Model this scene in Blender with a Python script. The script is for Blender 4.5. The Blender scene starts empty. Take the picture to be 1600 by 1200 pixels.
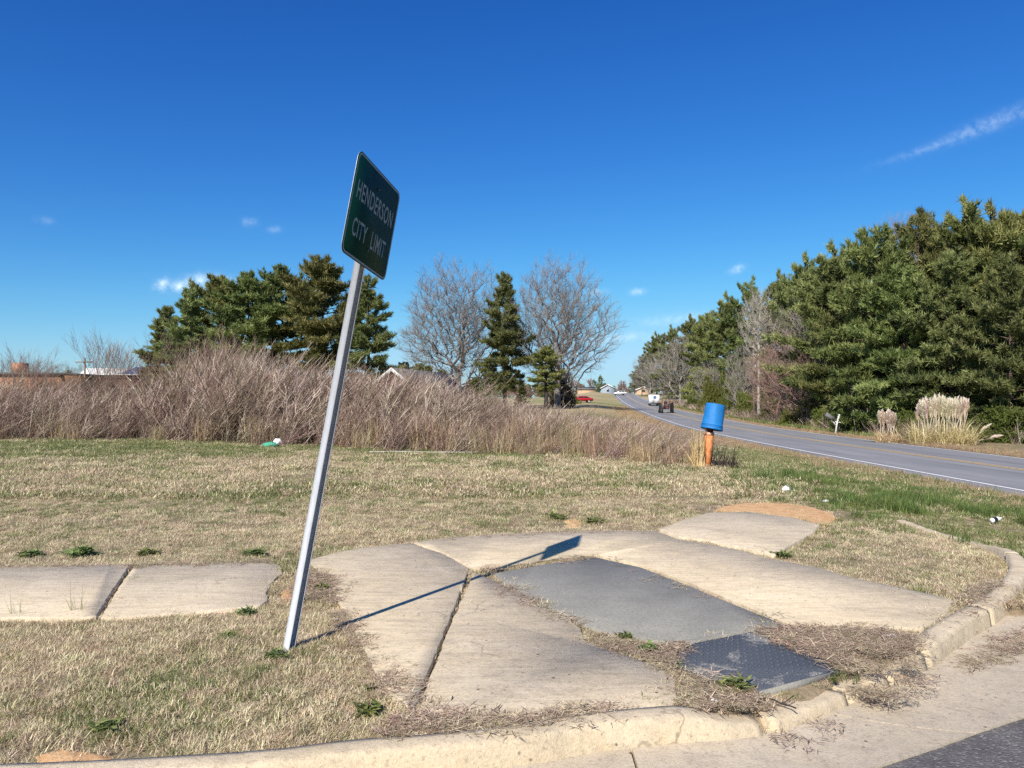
import bpy, math, random
import numpy as np
from mathutils import Vector, Matrix

R = math.radians
rng = np.random.default_rng(7)
random.seed(7)
scene = bpy.context.scene
C = scene.collection

# ------------------------------------------------------------------ camera
EYE = 1.5
FPX = 1201.0
PITCH = math.atan(26 / FPX)
cam_d = bpy.data.cameras.new('camera')
cam_d.sensor_fit = 'HORIZONTAL'
cam_d.sensor_width = 36.0
cam_d.lens = FPX / 1600 * 36.0
cam_d.clip_start = 0.05
cam_d.clip_end = 6000
cam = bpy.data.objects.new('camera', cam_d)
C.objects.link(cam)
cam.location = (0, 0, EYE)
cam.rotation_euler = (math.pi / 2 + PITCH, 0, 0)
scene.camera = cam
scene.render.resolution_x, scene.render.resolution_y = 1024, 768
scene.render.engine = 'CYCLES'
scene.view_settings.view_transform = 'Standard'
scene.view_settings.look = 'None'
scene.view_settings.exposure = 0.42
scene.view_settings.gamma = 1.0
scene.view_settings.use_curve_mapping = False
scene.cycles.use_denoising = False
scene.cycles.max_bounces = 6
scene.cycles.transparent_max_bounces = 8

# ------------------------------------------------------------------ sky and sun
SUN_AZ, SUN_EL = R(25.0), R(38.5)          # direction the light travels (from +Y towards +X), elevation
world = bpy.data.worlds.new('World')
scene.world = world
world.use_nodes = True
wn, wl = world.node_tree.nodes, world.node_tree.links
wn.clear()
w_out = wn.new('ShaderNodeOutputWorld')
w_bg = wn.new('ShaderNodeBackground')
w_bg.inputs['Strength'].default_value = 0.125
w_sky = wn.new('ShaderNodeTexSky')
w_sky.sky_type = 'NISHITA'
w_sky.sun_disc = False
w_sky.sun_elevation = SUN_EL
w_sky.sun_rotation = math.pi + SUN_AZ
w_sky.altitude = 0
w_sky.air_density = 1.0
w_sky.dust_density = 0.15
w_sky.ozone_density = 3.0
w_hsv = wn.new('ShaderNodeHueSaturation')
w_hsv.inputs['Saturation'].default_value = 1.22
wl.new(w_sky.outputs[0], w_hsv.inputs['Color'])
# small fair-weather clouds, placed by direction (tangent of azimuth, tangent of elevation)
w_tc = wn.new('ShaderNodeTexCoord')
w_sep = wn.new('ShaderNodeSeparateXYZ')
wl.new(w_tc.outputs['Generated'], w_sep.inputs[0])


def wmath(op, a, b=None, c=None, clamp=False):
    n = wn.new('ShaderNodeMath')
    n.operation = op
    n.use_clamp = clamp
    for i, v in enumerate((a, b, c)):
        if v is None:
            continue
        if isinstance(v, (int, float)):
            n.inputs[i].default_value = v
        else:
            wl.new(v, n.inputs[i])
    return n.outputs[0]


w_y = wmath('MAXIMUM', w_sep.outputs['Y'], 0.05)
w_a = wmath('DIVIDE', w_sep.outputs['X'], w_y)
w_b = wmath('DIVIDE', w_sep.outputs['Z'], w_y)
w_comb = wn.new('ShaderNodeCombineXYZ')
wl.new(w_a, w_comb.inputs[0])
wl.new(w_b, w_comb.inputs[1])
w_noise = wn.new('ShaderNodeTexNoise')
w_noise.inputs['Scale'].default_value = 75
w_noise.inputs['Detail'].default_value = 6
w_noise.inputs['Roughness'].default_value = 0.62
wl.new(w_comb.outputs[0], w_noise.inputs['Vector'])
CLOUDS = [  # px, py, half width, half height (photo pixels), tilt, density
    (252, 444, 11, 8, 30, .8), (277, 447, 13, 7, 15, .7), (305, 442, 22, 11, 10, .8), (345, 441, 28, 9, -3, .8),
    (388, 346, 10, 6, 0, .3), (428, 357, 9, 5, 0, .25), (66, 343, 12, 5, -8, .18),
    (1153, 420, 10, 5, 20, .65), (997, 455, 10, 5, 5, .5), (930, 457, 14, 5, 5, .4),
    (1065, 498, 60, 8, 5, .35), (965, 528, 70, 7, 3, .35),
    (1440, 233, 60, 5, 18, .11), (1510, 207, 70, 9, 22, .15), (1585, 178, 70, 12, 21, .18)]
w_tot = None
for (px, py, sx, sy, tl, dn) in CLOUDS:
    ca, cb = (px - 800) / FPX, (626 - py) / FPX
    da, db = wmath('SUBTRACT', w_a, ca), wmath('SUBTRACT', w_b, cb)
    ct, st = math.cos(R(tl)), math.sin(R(tl))
    e1 = wmath('MULTIPLY_ADD', db, st, wmath('MULTIPLY', da, ct))
    e2 = wmath('MULTIPLY_ADD', db, ct, wmath('MULTIPLY', da, -st))
    e1 = wmath('DIVIDE', e1, sx / FPX)
    e2 = wmath('DIVIDE', e2, sy / FPX)
    rr = wmath('ADD', wmath('MULTIPLY', e1, e1), wmath('MULTIPLY', e2, e2))
    m = wmath('MULTIPLY', wmath('EXPONENT', wmath('MULTIPLY', rr, -0.9)), dn)
    w_tot = m if w_tot is None else wmath('ADD', w_tot, m)
w_n2 = wmath('MULTIPLY_ADD', w_noise.outputs['Fac'], 3.2, -1.05, clamp=True)
w_cl = wmath('MULTIPLY', w_tot, w_n2, clamp=True)
w_mix = wn.new('ShaderNodeMixRGB')
w_mix.inputs['Color2'].default_value = (5.3, 6.5, 7.3, 1)
wl.new(w_cl, w_mix.inputs['Fac'])
# deep clear winter blue: the whole sky graded per channel
w_s3 = wn.new('ShaderNodeSeparateColor'); w_c3 = wn.new('ShaderNodeCombineColor')
wl.new(w_hsv.outputs[0], w_s3.inputs[0])
for w_i, (w_g, w_p, w_k) in enumerate(((.51, 1.36, .37), (.70, 1.24, .60), (.85, 1.02, .84))):
    w_v = wmath('MULTIPLY', wmath('POWER', wmath('MULTIPLY', w_s3.outputs[w_i], .125), w_p), w_g)
    w_d = wmath('POWER', wmath('ADD', wmath('POWER', wmath('DIVIDE', w_v, w_k), 4.0), 1.0), .25)
    wl.new(wmath('DIVIDE', wmath('DIVIDE', w_v, w_d), .125), w_c3.inputs[w_i])
wl.new(w_c3.outputs[0], w_mix.inputs['Color1'])
wl.new(w_mix.outputs[0], w_bg.inputs['Color'])
wl.new(w_bg.outputs[0], w_out.inputs['Surface'])

sun_d = bpy.data.lights.new('sun', 'SUN')
sun_d.energy = 5.0
sun_d.angle = R(0.55)
sun_d.color = (1.0, 0.945, 0.86)
sun = bpy.data.objects.new('sun', sun_d)
C.objects.link(sun)
Ldir = Vector((math.sin(SUN_AZ) * math.cos(SUN_EL), math.cos(SUN_AZ) * math.cos(SUN_EL), -math.sin(SUN_EL)))
sun.rotation_euler = Ldir.to_track_quat('-Z', 'Y').to_euler()
sun.location = (-20, -40, 40)

# ------------------------------------------------------------------ terrain
def smooth(a, b, x):
    t = np.clip((np.asarray(x, float) - a) / (b - a), 0, 1)
    return t * t * (3 - 2 * t)


RY = np.array([-60, 0, 19, 38, 56, 85, 134, 200, 268, 400, 900], float)
RX = np.array([11.8, 12.2, 12.45, 12.8, 13.8, 16.8, 21.8, 28.8, 36.2, 51.0, 108.], float)
PY = np.array([-80, 72, 100, 134, 165, 200, 235, 268, 300, 340, 420, 900], float)
PZ = np.array([0, 0, .22, .66, 1.2, 2.0, 3.05, 4.2, 5.0, 5.4, 5.0, 2.0], float)


def _sm(xs, ys):
    g = np.arange(xs[0], xs[-1], 2.0)
    v = np.interp(g, xs, ys)
    k = np.hanning(13); k /= k.sum()
    v2 = np.convolve(np.pad(v, 6, mode='edge'), k, mode='valid')
    return g, v2


_rg, _rv = _sm(RY, RX)
_pg, _pv = _sm(PY, PZ)


def road_x(y):                       # X of the near white edge line
    return np.interp(y, _rg, _rv)


def prof(y):
    return np.interp(y, _pg, _pv)


ROADW = 6.7


def road_z(y):
    return prof(y) - 0.7 + 0.0 * np.asarray(y)


_c, _s = math.cos(PITCH), math.sin(PITCH)


def ray(px, py):
    x = (px - 800) / FPX; y = -(py - 600) / FPX
    return np.array([x, _c - y * _s, _s + y * _c])


def gp(px, py, z=0.0):               # point of the ground plane z seen at a photo pixel
    r = ray(px, py); t = (z - EYE) / r[2]
    return np.array([r[0] * t, r[1] * t])




def dens(P, n):
    P = np.asarray(P, float)
    d = np.concatenate([[0], np.cumsum(np.linalg.norm(np.diff(P, axis=0), axis=1))])
    tt = np.linspace(0, d[-1], n)
    return np.stack([np.interp(tt, d, P[:, k]) for k in range(P.shape[1])], 1)


def chaikin(P, it=2):
    P = np.asarray(P, float)
    for _ in range(it):
        Q = [P[0]]
        for a, b in zip(P[:-1], P[1:]):
            Q += [a * .75 + b * .25, a * .25 + b * .75]
        Q.append(P[-1]); P = np.array(Q)
    return P


kerb_back = chaikin([(-30, 2.3), (-6, 2.85)] + [tuple(gp(*p)) for p in [(131, 1194), (300, 1184), (437, 1175), (539, 1160), (685, 1151), (800, 1137), (912, 1118), (1055, 1105), (1120, 1102), (1195, 1092), (1300, 1052), (1385, 1020), (1415, 1007), (1447, 987), (1485, 962), (1523, 945), (1562, 915), (1577, 893), (1579, 876), (1566, 858), (1530, 836), (1450, 816), (1398, 798)]], 2)


def offset(P, d):
    t = np.gradient(P, axis=0); t /= np.linalg.norm(t, axis=1)[:, None]
    return P + np.stack([t[:, 1], -t[:, 0]], 1) * d


# lawn/street boundary (middle of the curb), Y as a function of X
_ke = offset(dens(kerb_back, 500), .06)
_ke = _ke[(_ke[:, 0] < 3.6) & (_ke[:, 1] < 6)]
BX = np.concatenate([_ke[:, 0], [4.2, 6.0, 8.0, 12.0, 30.]])
BY = np.concatenate([_ke[:, 1], [5.75, 6.2, 6.5, 6.9, 7.5]])


def street_edge(x):
    return np.interp(x, BX, BY)


def street_z(x):
    return -0.11 - 0.60 * smooth(4.0, 11.8, x)


def terrain(x, y):
    x = np.asarray(x, float); y = np.asarray(y, float)
    xe = road_x(y)
    p = prof(y)
    s = smooth(xe - 9.2, xe - 0.8, x) * (1 - 0.45 * smooth(xe + 9, xe + 26, x))
    left = smooth(xe - 6, xe - 26, x) if False else 1 - smooth(xe - 26, xe - 6, x)
    z = p * (1 - 0.5 * left) - 0.7 * s
    # outside the curb return the verge lies a step lower
    out = smooth(4.75, 5.15, x - 0.10 * np.maximum(0, 8.8 - y) * 0 - np.interp(y, [5, 5.8, 7.1, 8.8, 10.5], [-1.0, -.35, -.1, .25, .2])) * (1 - smooth(9.5, 13, y)) * (x < 12)
    z = z - 0.10 * out
    # pavement bed, and the dip of the ramp towards the lowered curb
    z = z - 0.022 * (y < 13) * (x < 5.2)
    z = z - 0.010 * smooth(.8, 1.2, x) * (1 - smooth(2.2, 2.6, x)) * (1 - smooth(.05, .55, y - street_edge(x)))
    # below the street surfaces
    st = y < street_edge(x) - 0.02
    z = np.where(st, street_z(x) - 0.10, z)
    # below the road
    onroad = (x > xe - 0.92) & (x < xe + ROADW + 0.42)
    z = np.where(onroad, p - 0.7 - 0.08, z)
    return z


def gt(px, py):                      # the same on the terrain
    r = ray(px, py)
    t = np.concatenate([np.arange(2.5, 60, .02), np.arange(60, 500, .5)])
    P = r[None] * t[:, None]
    d = P[:, 2] + EYE - terrain(P[:, 0], P[:, 1])
    i = np.argmax(d < 0)
    return P[i, 0], P[i, 1], float(terrain(P[i, 0], P[i, 1]))


def at(px, Y):                       # X at distance Y of a photo column
    return (px - 800) / FPX * Y


def zh(py, Y):                       # height at distance Y of a photo row
    return EYE + (626 - py) / FPX * Y


# ------------------------------------------------------------------ helpers
class MB:
    def __init__(s):
        s.v = []; s.f = []; s.a = []; s.n = 0

    def add(s, verts, faces, a=0.5):
        verts = np.asarray(verts, float).reshape(-1, 3)
        s.v.append(verts)
        o = s.n
        for f in faces:
            s.f.append(tuple(int(i) + o for i in f))
        if np.isscalar(a):
            s.a.extend([a] * len(faces))
        else:
            s.a.extend(list(a))
        s.n += len(verts)

    def box(s, c, d, a=.5, rz=0, M=None):
        c = np.array(c, float); d = np.array(d, float) / 2
        P = np.array([[x, y, z] for z in (-1, 1) for y in (-1, 1) for x in (-1, 1)]) * d
        if rz:
            cr, sr = math.cos(rz), math.sin(rz)
            P = np.stack([P[:, 0] * cr - P[:, 1] * sr, P[:, 0] * sr + P[:, 1] * cr, P[:, 2]], 1)
        if M is not None:
            P = P @ np.array(M).T
        s.add(P + c, [(0, 2, 3, 1), (4, 5, 7, 6), (0, 1, 5, 4), (2, 6, 7, 3), (0, 4, 6, 2), (1, 3, 7, 5)], a)

    def tube(s, pts, rad, n=5, a=.5, cap=True):
        pts = np.asarray(pts, float); m = len(pts)
        rad = np.broadcast_to(np.asarray(rad, float), (m,))
        t = np.gradient(pts, axis=0)
        t /= np.linalg.norm(t, axis=1)[:, None] + 1e-9
        ref = np.array([0, 0, 1.]) if abs(t[0, 2]) < .9 else np.array([1., 0, 0])
        b = np.cross(t, ref); b /= np.linalg.norm(b, axis=1)[:, None] + 1e-9
        c = np.cross(t, b)
        an = np.arange(n) * 2 * math.pi / n
        V = pts[:, None] + rad[:, None, None] * (np.cos(an)[None, :, None] * b[:, None] + np.sin(an)[None, :, None] * c[:, None])
        F = []
        for i in range(m - 1):
            for j in range(n):
                k = (j + 1) % n
                F.append((i * n + j, i * n + k, (i + 1) * n + k, (i + 1) * n + j))
        if cap:
            F.append(tuple(range(n))[::-1]); F.append(tuple((m - 1) * n + j for j in range(n)))
        s.add(V.reshape(-1, 3), F, a)

    def lathe(s, prof_, n=24, a=.5, c=(0, 0, 0), caps=True):
        V = []
        for (r, z) in prof_:
            for j in range(n):
                an = 2 * math.pi * j / n
                V.append((c[0] + r * math.cos(an), c[1] + r * math.sin(an), c[2] + z))
        F = []
        m = len(prof_)
        for i in range(m - 1):
            for j in range(n):
                k = (j + 1) % n
                F.append((i * n + j, i * n + k, (i + 1) * n + k, (i + 1) * n + j))
        if caps:
            F.append(tuple(range(n))[::-1]); F.append(tuple((m - 1) * n + j for j in range(n)))
        s.add(V, F, a)

    def mesh(s, name, smoothed=False):
        me = bpy.data.meshes.new(name)
        V = np.concatenate(s.v) if s.v else np.zeros((0, 3))
        nf = len(s.f)
        ln = np.array([len(f) for f in s.f], np.int32)
        fl = np.fromiter((i for f in s.f for i in f), np.int32)
        me.vertices.add(len(V)); me.vertices.foreach_set('co', V.astype(np.float32).ravel())
        me.loops.add(len(fl)); me.loops.foreach_set('vertex_index', fl)
        me.polygons.add(nf)
        st = np.concatenate([[0], np.cumsum(ln)[:-1]]).astype(np.int32)
        me.polygons.foreach_set('loop_start', st)
        try:
            me.polygons.foreach_set('loop_total', ln)
        except Exception:
            pass
        at_ = me.attributes.new('v', 'FLOAT', 'FACE')
        at_.data.foreach_set('value', np.array(s.a, np.float32))
        me.update(calc_edges=True)
        me.validate()
        if smoothed:
            me.polygons.foreach_set('use_smooth', np.ones(len(me.polygons), bool))
        return me

    def build(s, name, mat, parent=None, smoothed=False, loc=None):
        me = s.mesh(name, smoothed)
        return obj(name, me, mat, parent, loc)


def obj(name, me, mat, parent=None, loc=None):
    if mat is not None and me is not None and not me.materials:
        me.materials.append(mat)
    o = bpy.data.objects.new(name, me)
    C.objects.link(o)
    if parent is not None:
        o.parent = parent
    if loc is not None:
        o.location = loc
    return o


def tag(o, label=None, cat=None, group=None, kind=None):
    if label: o['label'] = label
    if cat: o['category'] = cat
    if group: o['group'] = group
    if kind: o['kind'] = kind
    return o


def empty(name, loc=(0, 0, 0), rz=0):
    o = bpy.data.objects.new(name, None)
    C.objects.link(o)
    o.location = loc
    o.rotation_euler = (0, 0, rz)
    o.empty_display_size = .2
    return o


def copy_tree(o, parent=None):
    c = o.copy(); C.objects.link(c); c.parent = parent
    for ch in o.children:
        copy_tree(ch, c)
    return c


def vnoise(x, y, sc, seed=0):        # smooth 2-D value noise 0..1
    x = np.asarray(x, float) * sc + 137.1 * seed + 1000; y = np.asarray(y, float) * sc + 71.7 * seed + 1000
    i, j = np.floor(x), np.floor(y)
    fx, fy = x - i, y - j
    fx = fx * fx * (3 - 2 * fx); fy = fy * fy * (3 - 2 * fy)

    def h(a, b):
        v = np.sin(a * 127.1 + b * 311.7 + seed * 17.3) * 43758.5453
        return v - np.floor(v)
    return (h(i, j) * (1 - fx) + h(i + 1, j) * fx) * (1 - fy) + (h(i, j + 1) * (1 - fx) + h(i + 1, j + 1) * fx) * fy


def pip(px, py, poly):
    px = np.asarray(px); py = np.asarray(py)
    ins = np.zeros(px.shape, bool)
    n = len(poly)
    for i in range(n):
        x1, y1 = poly[i][:2]; x2, y2 = poly[(i + 1) % n][:2]
        if y1 == y2:
            continue
        c = ((y1 > py) != (y2 > py)) & (px < (x2 - x1) * (py - y1) / (y2 - y1) + x1)
        ins ^= c
    return ins


# ------------------------------------------------------------------ materials
MATS = {}


class NT:
    """tiny node-tree helper"""

    def __init__(s, name):
        m = bpy.data.materials.new(name); m.use_nodes = True
        s.m = m; s.n = m.node_tree.nodes; s.l = m.node_tree.links
        s.n.clear()
        s.out = s.n.new('ShaderNodeOutputMaterial')
        s.p = s.n.new('ShaderNodeBsdfPrincipled')
        s.l.new(s.p.outputs[0], s.out.inputs[0])
        s.p.inputs['Roughness'].default_value = 0.9
        s.p.inputs['Specular IOR Level'].default_value = 0.25
        s.pos = s.n.new('ShaderNodeNewGeometry').outputs['Position']

    def mapping(s, scale=(1, 1, 1), rot=(0, 0, 0), vec=None):
        n = s.n.new('ShaderNodeMapping')
        n.inputs['Scale'].default_value = scale; n.inputs['Rotation'].default_value = rot
        s.l.new(vec or s.pos, n.inputs[0])
        return n.outputs[0]

    def noise(s, scale, detail=4, rough=.55, vec=None, dist=0):
        n = s.n.new('ShaderNodeTexNoise')
        n.inputs['Scale'].default_value = scale; n.inputs['Detail'].default_value = detail
        n.inputs['Roughness'].default_value = rough; n.inputs['Distortion'].default_value = dist
        s.l.new(vec or s.pos, n.inputs['Vector'])
        return n.outputs['Fac']

    def ramp(s, fac, stops):
        n = s.n.new('ShaderNodeValToRGB')
        e = n.color_ramp.elements
        while len(e) < len(stops):
            e.new(.5)
        for el, (p, c) in zip(e, stops):
            el.position = p
            el.color = (*c, 1) if len(c) == 3 else c
        s.l.new(fac, n.inputs[0])
        return n.outputs[0]

    def fac(s, fac, lo, hi):
        n = s.n.new('ShaderNodeMapRange')
        n.inputs[1].default_value = lo; n.inputs[2].default_value = hi
        s.l.new(fac, n.inputs[0])
        return n.outputs[0]

    def mix(s, a, b, f, mode='MIX'):
        n = s.n.new('ShaderNodeMixRGB'); n.blend_type = mode
        for i, v in ((0, f), (1, a), (2, b)):
            if isinstance(v, (int, float)):
                n.inputs[i].default_value = v
            elif isinstance(v, tuple):
                n.inputs[i].default_value = (*v, 1)
            else:
                s.l.new(v, n.inputs[i])
        return n.outputs[0]

    def math(s, op, a, b=0.0, clamp=False):
        n = s.n.new('ShaderNodeMath'); n.operation = op; n.use_clamp = clamp
        for i, v in enumerate((a, b)):
            if isinstance(v, (int, float)):
                n.inputs[i].default_value = v
            else:
                s.l.new(v, n.inputs[i])
        return n.outputs[0]

    def attr(s, name):
        n = s.n.new('ShaderNodeAttribute'); n.attribute_name = name
        return n.outputs['Fac']

    def rand(s):
        return s.n.new('ShaderNodeObjectInfo').outputs['Random']

    def col(s, c):
        if isinstance(c, tuple):
            s.p.inputs['Base Color'].default_value = (*c, 1)
        else:
            s.l.new(c, s.p.inputs['Base Color'])

    def bump(s, h, strength=.3, dist=.01):
        n = s.n.new('ShaderNodeBump')
        n.inputs['Strength'].default_value = strength; n.inputs['Distance'].default_value = dist
        s.l.new(h, n.inputs['Height']); s.l.new(n.outputs[0], s.p.inputs['Normal'])

    def set(s, **k):
        for a, b in k.items():
            s.p.inputs[a.replace('_', ' ')].default_value = b
        return s


def foliage(name, dark, light, obj_tint=0.25, transl=0.25, mid=None):
    t = NT(name)
    st = [(0.0, dark), (1.0, light)] if mid is None else [(0, dark), (.5, mid), (1, light)]
    c = t.ramp(t.attr('v'), st)
    h = t.n.new('ShaderNodeHueSaturation')
    t.l.new(c, h.inputs['Color'])
    r = t.rand()
    t.l.new(t.fac(r, -1.2, 2.2), h.inputs['Hue'])
    mr = t.n.new('ShaderNodeMapRange')
    mr.inputs[3].default_value = 0.5 - .03 * (obj_tint > 0); mr.inputs[4].default_value = 0.5 + .03 * (obj_tint > 0)
    t.l.new(r, mr.inputs[0]); t.l.new(mr.outputs[0], h.inputs['Hue'])
    mv = t.n.new('ShaderNodeMapRange')
    mv.inputs[3].default_value = 1 - obj_tint; mv.inputs[4].default_value = 1 + obj_tint
    r2 = t.math('FRACT', t.math('MULTIPLY', r, 7.31))
    t.l.new(r2, mv.inputs[0]); t.l.new(mv.outputs[0], h.inputs['Value'])
    t.col(h.outputs[0])
    t.p.inputs['Roughness'].default_value = .65
    if transl:
        tr = t.n.new('ShaderNodeBsdfTranslucent')
        t.l.new(h.outputs[0], tr.inputs['Color'])
        mx = t.n.new('ShaderNodeMixShader'); mx.inputs[0].default_value = transl
        t.l.new(t.p.outputs[0], mx.inputs[1]); t.l.new(tr.outputs[0], mx.inputs[2])
        t.l.new(mx.outputs[0], t.out.inputs[0])
    MATS[name] = t.m
    return t.m


def concrete(name, base, light, dark, stain, seed=0, broom=True, gravel=0.0):
    t = NT(name)
    v = t.mapping()
    t.n[-1].inputs['Location'].default_value = (seed * 13.7, seed * 5.1, 0)
    big = t.noise(1.3, 5, .6, v, .6)
    med = t.noise(7.0, 5, .65, v, .3)
    fine = t.noise(160, 3, .7, v)
    c = t.mix(base, light, t.fac(big, .45, .72))
    c = t.mix(c, dark, t.math('MULTIPLY', t.fac(med, .5, .78), .55))
    c = t.mix(c, stain, t.math('MULTIPLY', t.fac(t.noise(2.1, 6, .7, t.mapping((1, 2.2, 1)), 1.0), .52, .75), .6))
    # blackish lichen speckle, weathered aggregate
    sp = t.noise(30, 6, .8, v)
    c = t.mix(c, (.17, .135, .10), t.math('MULTIPLY', t.fac(sp, .53, .70), .75))
    c = t.mix(c, light, t.math('MULTIPLY', t.fac(sp, .46, .30), .45))
    if broom:
        br = t.noise(1.0, 6, .75, t.mapping((2.6, 17, 1), (0, 0, R(-5))))
        c = t.mix(c, dark, t.math('MULTIPLY', t.fac(br, .49, .70), .85))
        c = t.mix(c, light, t.math('MULTIPLY', t.fac(br, .46, .28), .6))
    c = t.mix(c, (.75, .68, .58), t.math('MULTIPLY', t.fac(fine, .62, .8), .35 + gravel))
    c = t.mix(c, (.10, .09, .08), t.math('MULTIPLY', t.fac(fine, .38, .22), .4 + gravel))
    # coarse grain, grey weather stains, scattered dark specks
    gr = t.noise(75, 3, .8, v)
    c = t.mix(c, dark, t.math('MULTIPLY', t.fac(gr, .50, .70), .55))
    c = t.mix(c, light, t.math('MULTIPLY', t.fac(gr, .48, .32), .5))
    st_ = t.noise(1.7, 7, .72, t.mapping((1, 1.6, 1)), 1.4)
    c = t.mix(c, (.27, .225, .17), t.math('MULTIPLY', t.fac(st_, .50, .72), .5))
    vs = t.n.new('ShaderNodeTexVoronoi'); vs.inputs['Scale'].default_value = 14; t.l.new(v, vs.inputs['Vector'])
    c = t.mix(c, (.10, .08, .06), t.math('MULTIPLY', t.fac(vs.outputs['Distance'], .16, .08), t.fac(t.noise(5, 2, .5, v), .5, .62)))
    # hairline cracks
    vo = t.n.new('ShaderNodeTexVoronoi'); vo.feature = 'DISTANCE_TO_EDGE'
    vo.inputs['Scale'].default_value = .55
    dv = t.n.new('ShaderNodeVectorMath'); dv.operation = 'ADD'
    nz = t.n.new('ShaderNodeTexNoise'); nz.inputs['Scale'].default_value = 2.2; nz.inputs['Detail'].default_value = 5
    t.l.new(v, nz.inputs['Vector'])
    t.l.new(v, dv.inputs[0]); t.l.new(nz.outputs['Color'], dv.inputs[1]); t.l.new(dv.outputs[0], vo.inputs['Vector'])
    cr = t.math('MULTIPLY', t.fac(vo.outputs['Distance'], .008, .003), t.fac(t.noise(.7, 2, .5, v), .60, .66))
    c = t.mix(c, (.12, .09, .07), t.math('MULTIPLY', cr, .45))
    t.col(c)
    hgt = t.math('ADD', t.math('MULTIPLY', fine, .6), t.math('MULTIPLY', med, .9))
    t.bump(t.math('ADD', hgt, t.math('MULTIPLY', gr, .8)), .6, .008)
    t.set(Roughness=.92)
    MATS[name] = t.m
    return t.m


concrete('concrete_tan', (.585, .475, .32), (.69, .57, .40), (.37, .30, .205), (.62, .47, .275), 1)
concrete('concrete_pale', (.61, .50, .34), (.72, .60, .43), (.41, .33, .23), (.65, .50, .295), 2)
concrete('curb_concrete', (.58, .47, .31), (.68, .56, .39), (.38, .30, .20), (.60, .45, .25), 3, broom=False, gravel=.15)
concrete('gutter_concrete', (.51, .425, .305), (.60, .505, .375), (.32, .27, .21), (.56, .445, .28), 4, broom=False, gravel=.1)

t = NT('grey_concrete')
n1 = t.noise(2.2, 5, .6); n2 = t.noise(60, 4, .7); n3 = t.noise(1, 3, .6, t.mapping((3, 40, 1)))
c = t.mix((.225, .215, .183), (.30, .283, .238), t.fac(n1, .35, .7))
c = t.mix(c, (.13, .125, .115), t.math('MULTIPLY', t.fac(n2, .48, .70), .7))
c = t.mix(c, (.40, .38, .33), t.math('MULTIPLY', t.fac(n2, .44, .28), .4))
c = t.mix(c, (.33, .31, .27), t.math('MULTIPLY', t.fac(n3, .55, .8), .35))
c = t.mix(c, (.50, .40, .26), t.math('MULTIPLY', t.fac(t.noise(3.5, 6, .75, None, .5), .63, .75), .55))
t.col(c); t.bump(n2, .3, .003); MATS['grey_concrete'] = t.m

t = NT('tactile_mat')
n1 = t.noise(3.0, 6, .7, None, .4); n2 = t.noise(120, 3, .7)
c = t.mix((.052, .060, .072), (.125, .135, .15), t.fac(n2, .4, .7))
c = t.mix(c, (.40, .37, .32), t.math('MULTIPLY', t.fac(n1, .54, .64), t.fac(n2, .38, .55)))
t.col(c); t.bump(n2, .4, .003); t.set(Roughness=.75); MATS['tactile_mat'] = t.m

t = NT('soil')
n0 = t.noise(.12, 4, .6); n1 = t.noise(1.1, 6, .65); n2 = t.noise(22, 5, .7); n3 = t.noise(.35, 5, .6)
c = t.mix((.20, .145, .085), (.34, .26, .16), t.fac(n2, .35, .68))
c = t.mix(c, (.34, .27, .16), t.math('MULTIPLY', t.fac(n1, .48, .68), .6))
c = t.mix(c, (.10, .12, .04), t.math('MULTIPLY', t.fac(n3, .48, .62), .65))
# far fields: tan winter grass with green swards
sep = t.n.new('ShaderNodeSeparateXYZ'); t.l.new(t.pos, sep.inputs[0])
far = t.fac(sep.outputs['Y'], 40, 60)
fc = t.mix((.40, .31, .165), (.20, .21, .07), t.fac(t.noise(.035, 5, .6), .45, .62))
c = t.mix(c, fc, far)
t.col(c); t.bump(n2, .6, .03); MATS['soil'] = t.m

t = NT('clay')
n1 = t.noise(9, 6, .7); n2 = t.noise(70, 4, .7)
c = t.mix((.54, .29, .12), (.70, .46, .235), t.fac(n1, .35, .65))
c = t.mix(c, (.30, .17, .09), t.math('MULTIPLY', t.fac(n2, .5, .72), .6))
t.col(c); t.bump(n1, .6, .02); MATS['clay'] = t.m

t = NT('asphalt_near')
n2 = t.noise(130, 4, .75); n1 = t.noise(3, 5, .6)
vo = t.n.new('ShaderNodeTexVoronoi'); vo.inputs['Scale'].default_value = 85; t.l.new(t.pos, vo.inputs['Vector'])
c = t.mix((.115, .105, .10), (.175, .16, .145), t.fac(n1, .35, .65))
c = t.mix(c, (.34, .31, .28), t.math('MULTIPLY', t.fac(vo.outputs['Color'], .6, .9), .6))
c = t.mix(c, (.05, .05, .05), t.math('MULTIPLY', t.fac(n2, .52, .7), .7))
t.col(c); t.bump(t.math('SUBTRACT', n2, vo.outputs['Distance']), .8, .008); MATS['asphalt_near'] = t.m

t = NT('asphalt_road')
n1 = t.noise(.5, 6, .65, t.mapping((3, .35, 1))); n2 = t.noise(40, 4, .7); n3 = t.noise(1.0, 4, .6, t.mapping((1.1, .05, 1)))
c = t.mix((.20, .20, .205), (.265, .26, .255), t.fac(n1, .35, .68))
c = t.mix(c, (.12, .12, .13), t.math('MULTIPLY', t.fac(n3, .5, .68), .55))
c = t.mix(c, (.29, .285, .275), t.math('MULTIPLY', t.fac(n2, .55, .75), .4))
t.col(c); t.bump(n2, .3, .006); MATS['asphalt_road'] = t.m


def paint(name, c0, c1, thr=(.5, .75), sc=7):
    t = NT(name)
    n = t.noise(sc, 6, .75)
    t.col(t.mix(c0, c1, t.fac(n, *thr)))
    MATS[name] = t.m


paint('paint_white', (.72, .71, .68), (.33, .33, .33))
paint('paint_yellow', (.64, .45, .19), (.40, .33, .22), (.46, .75), 3)


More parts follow.
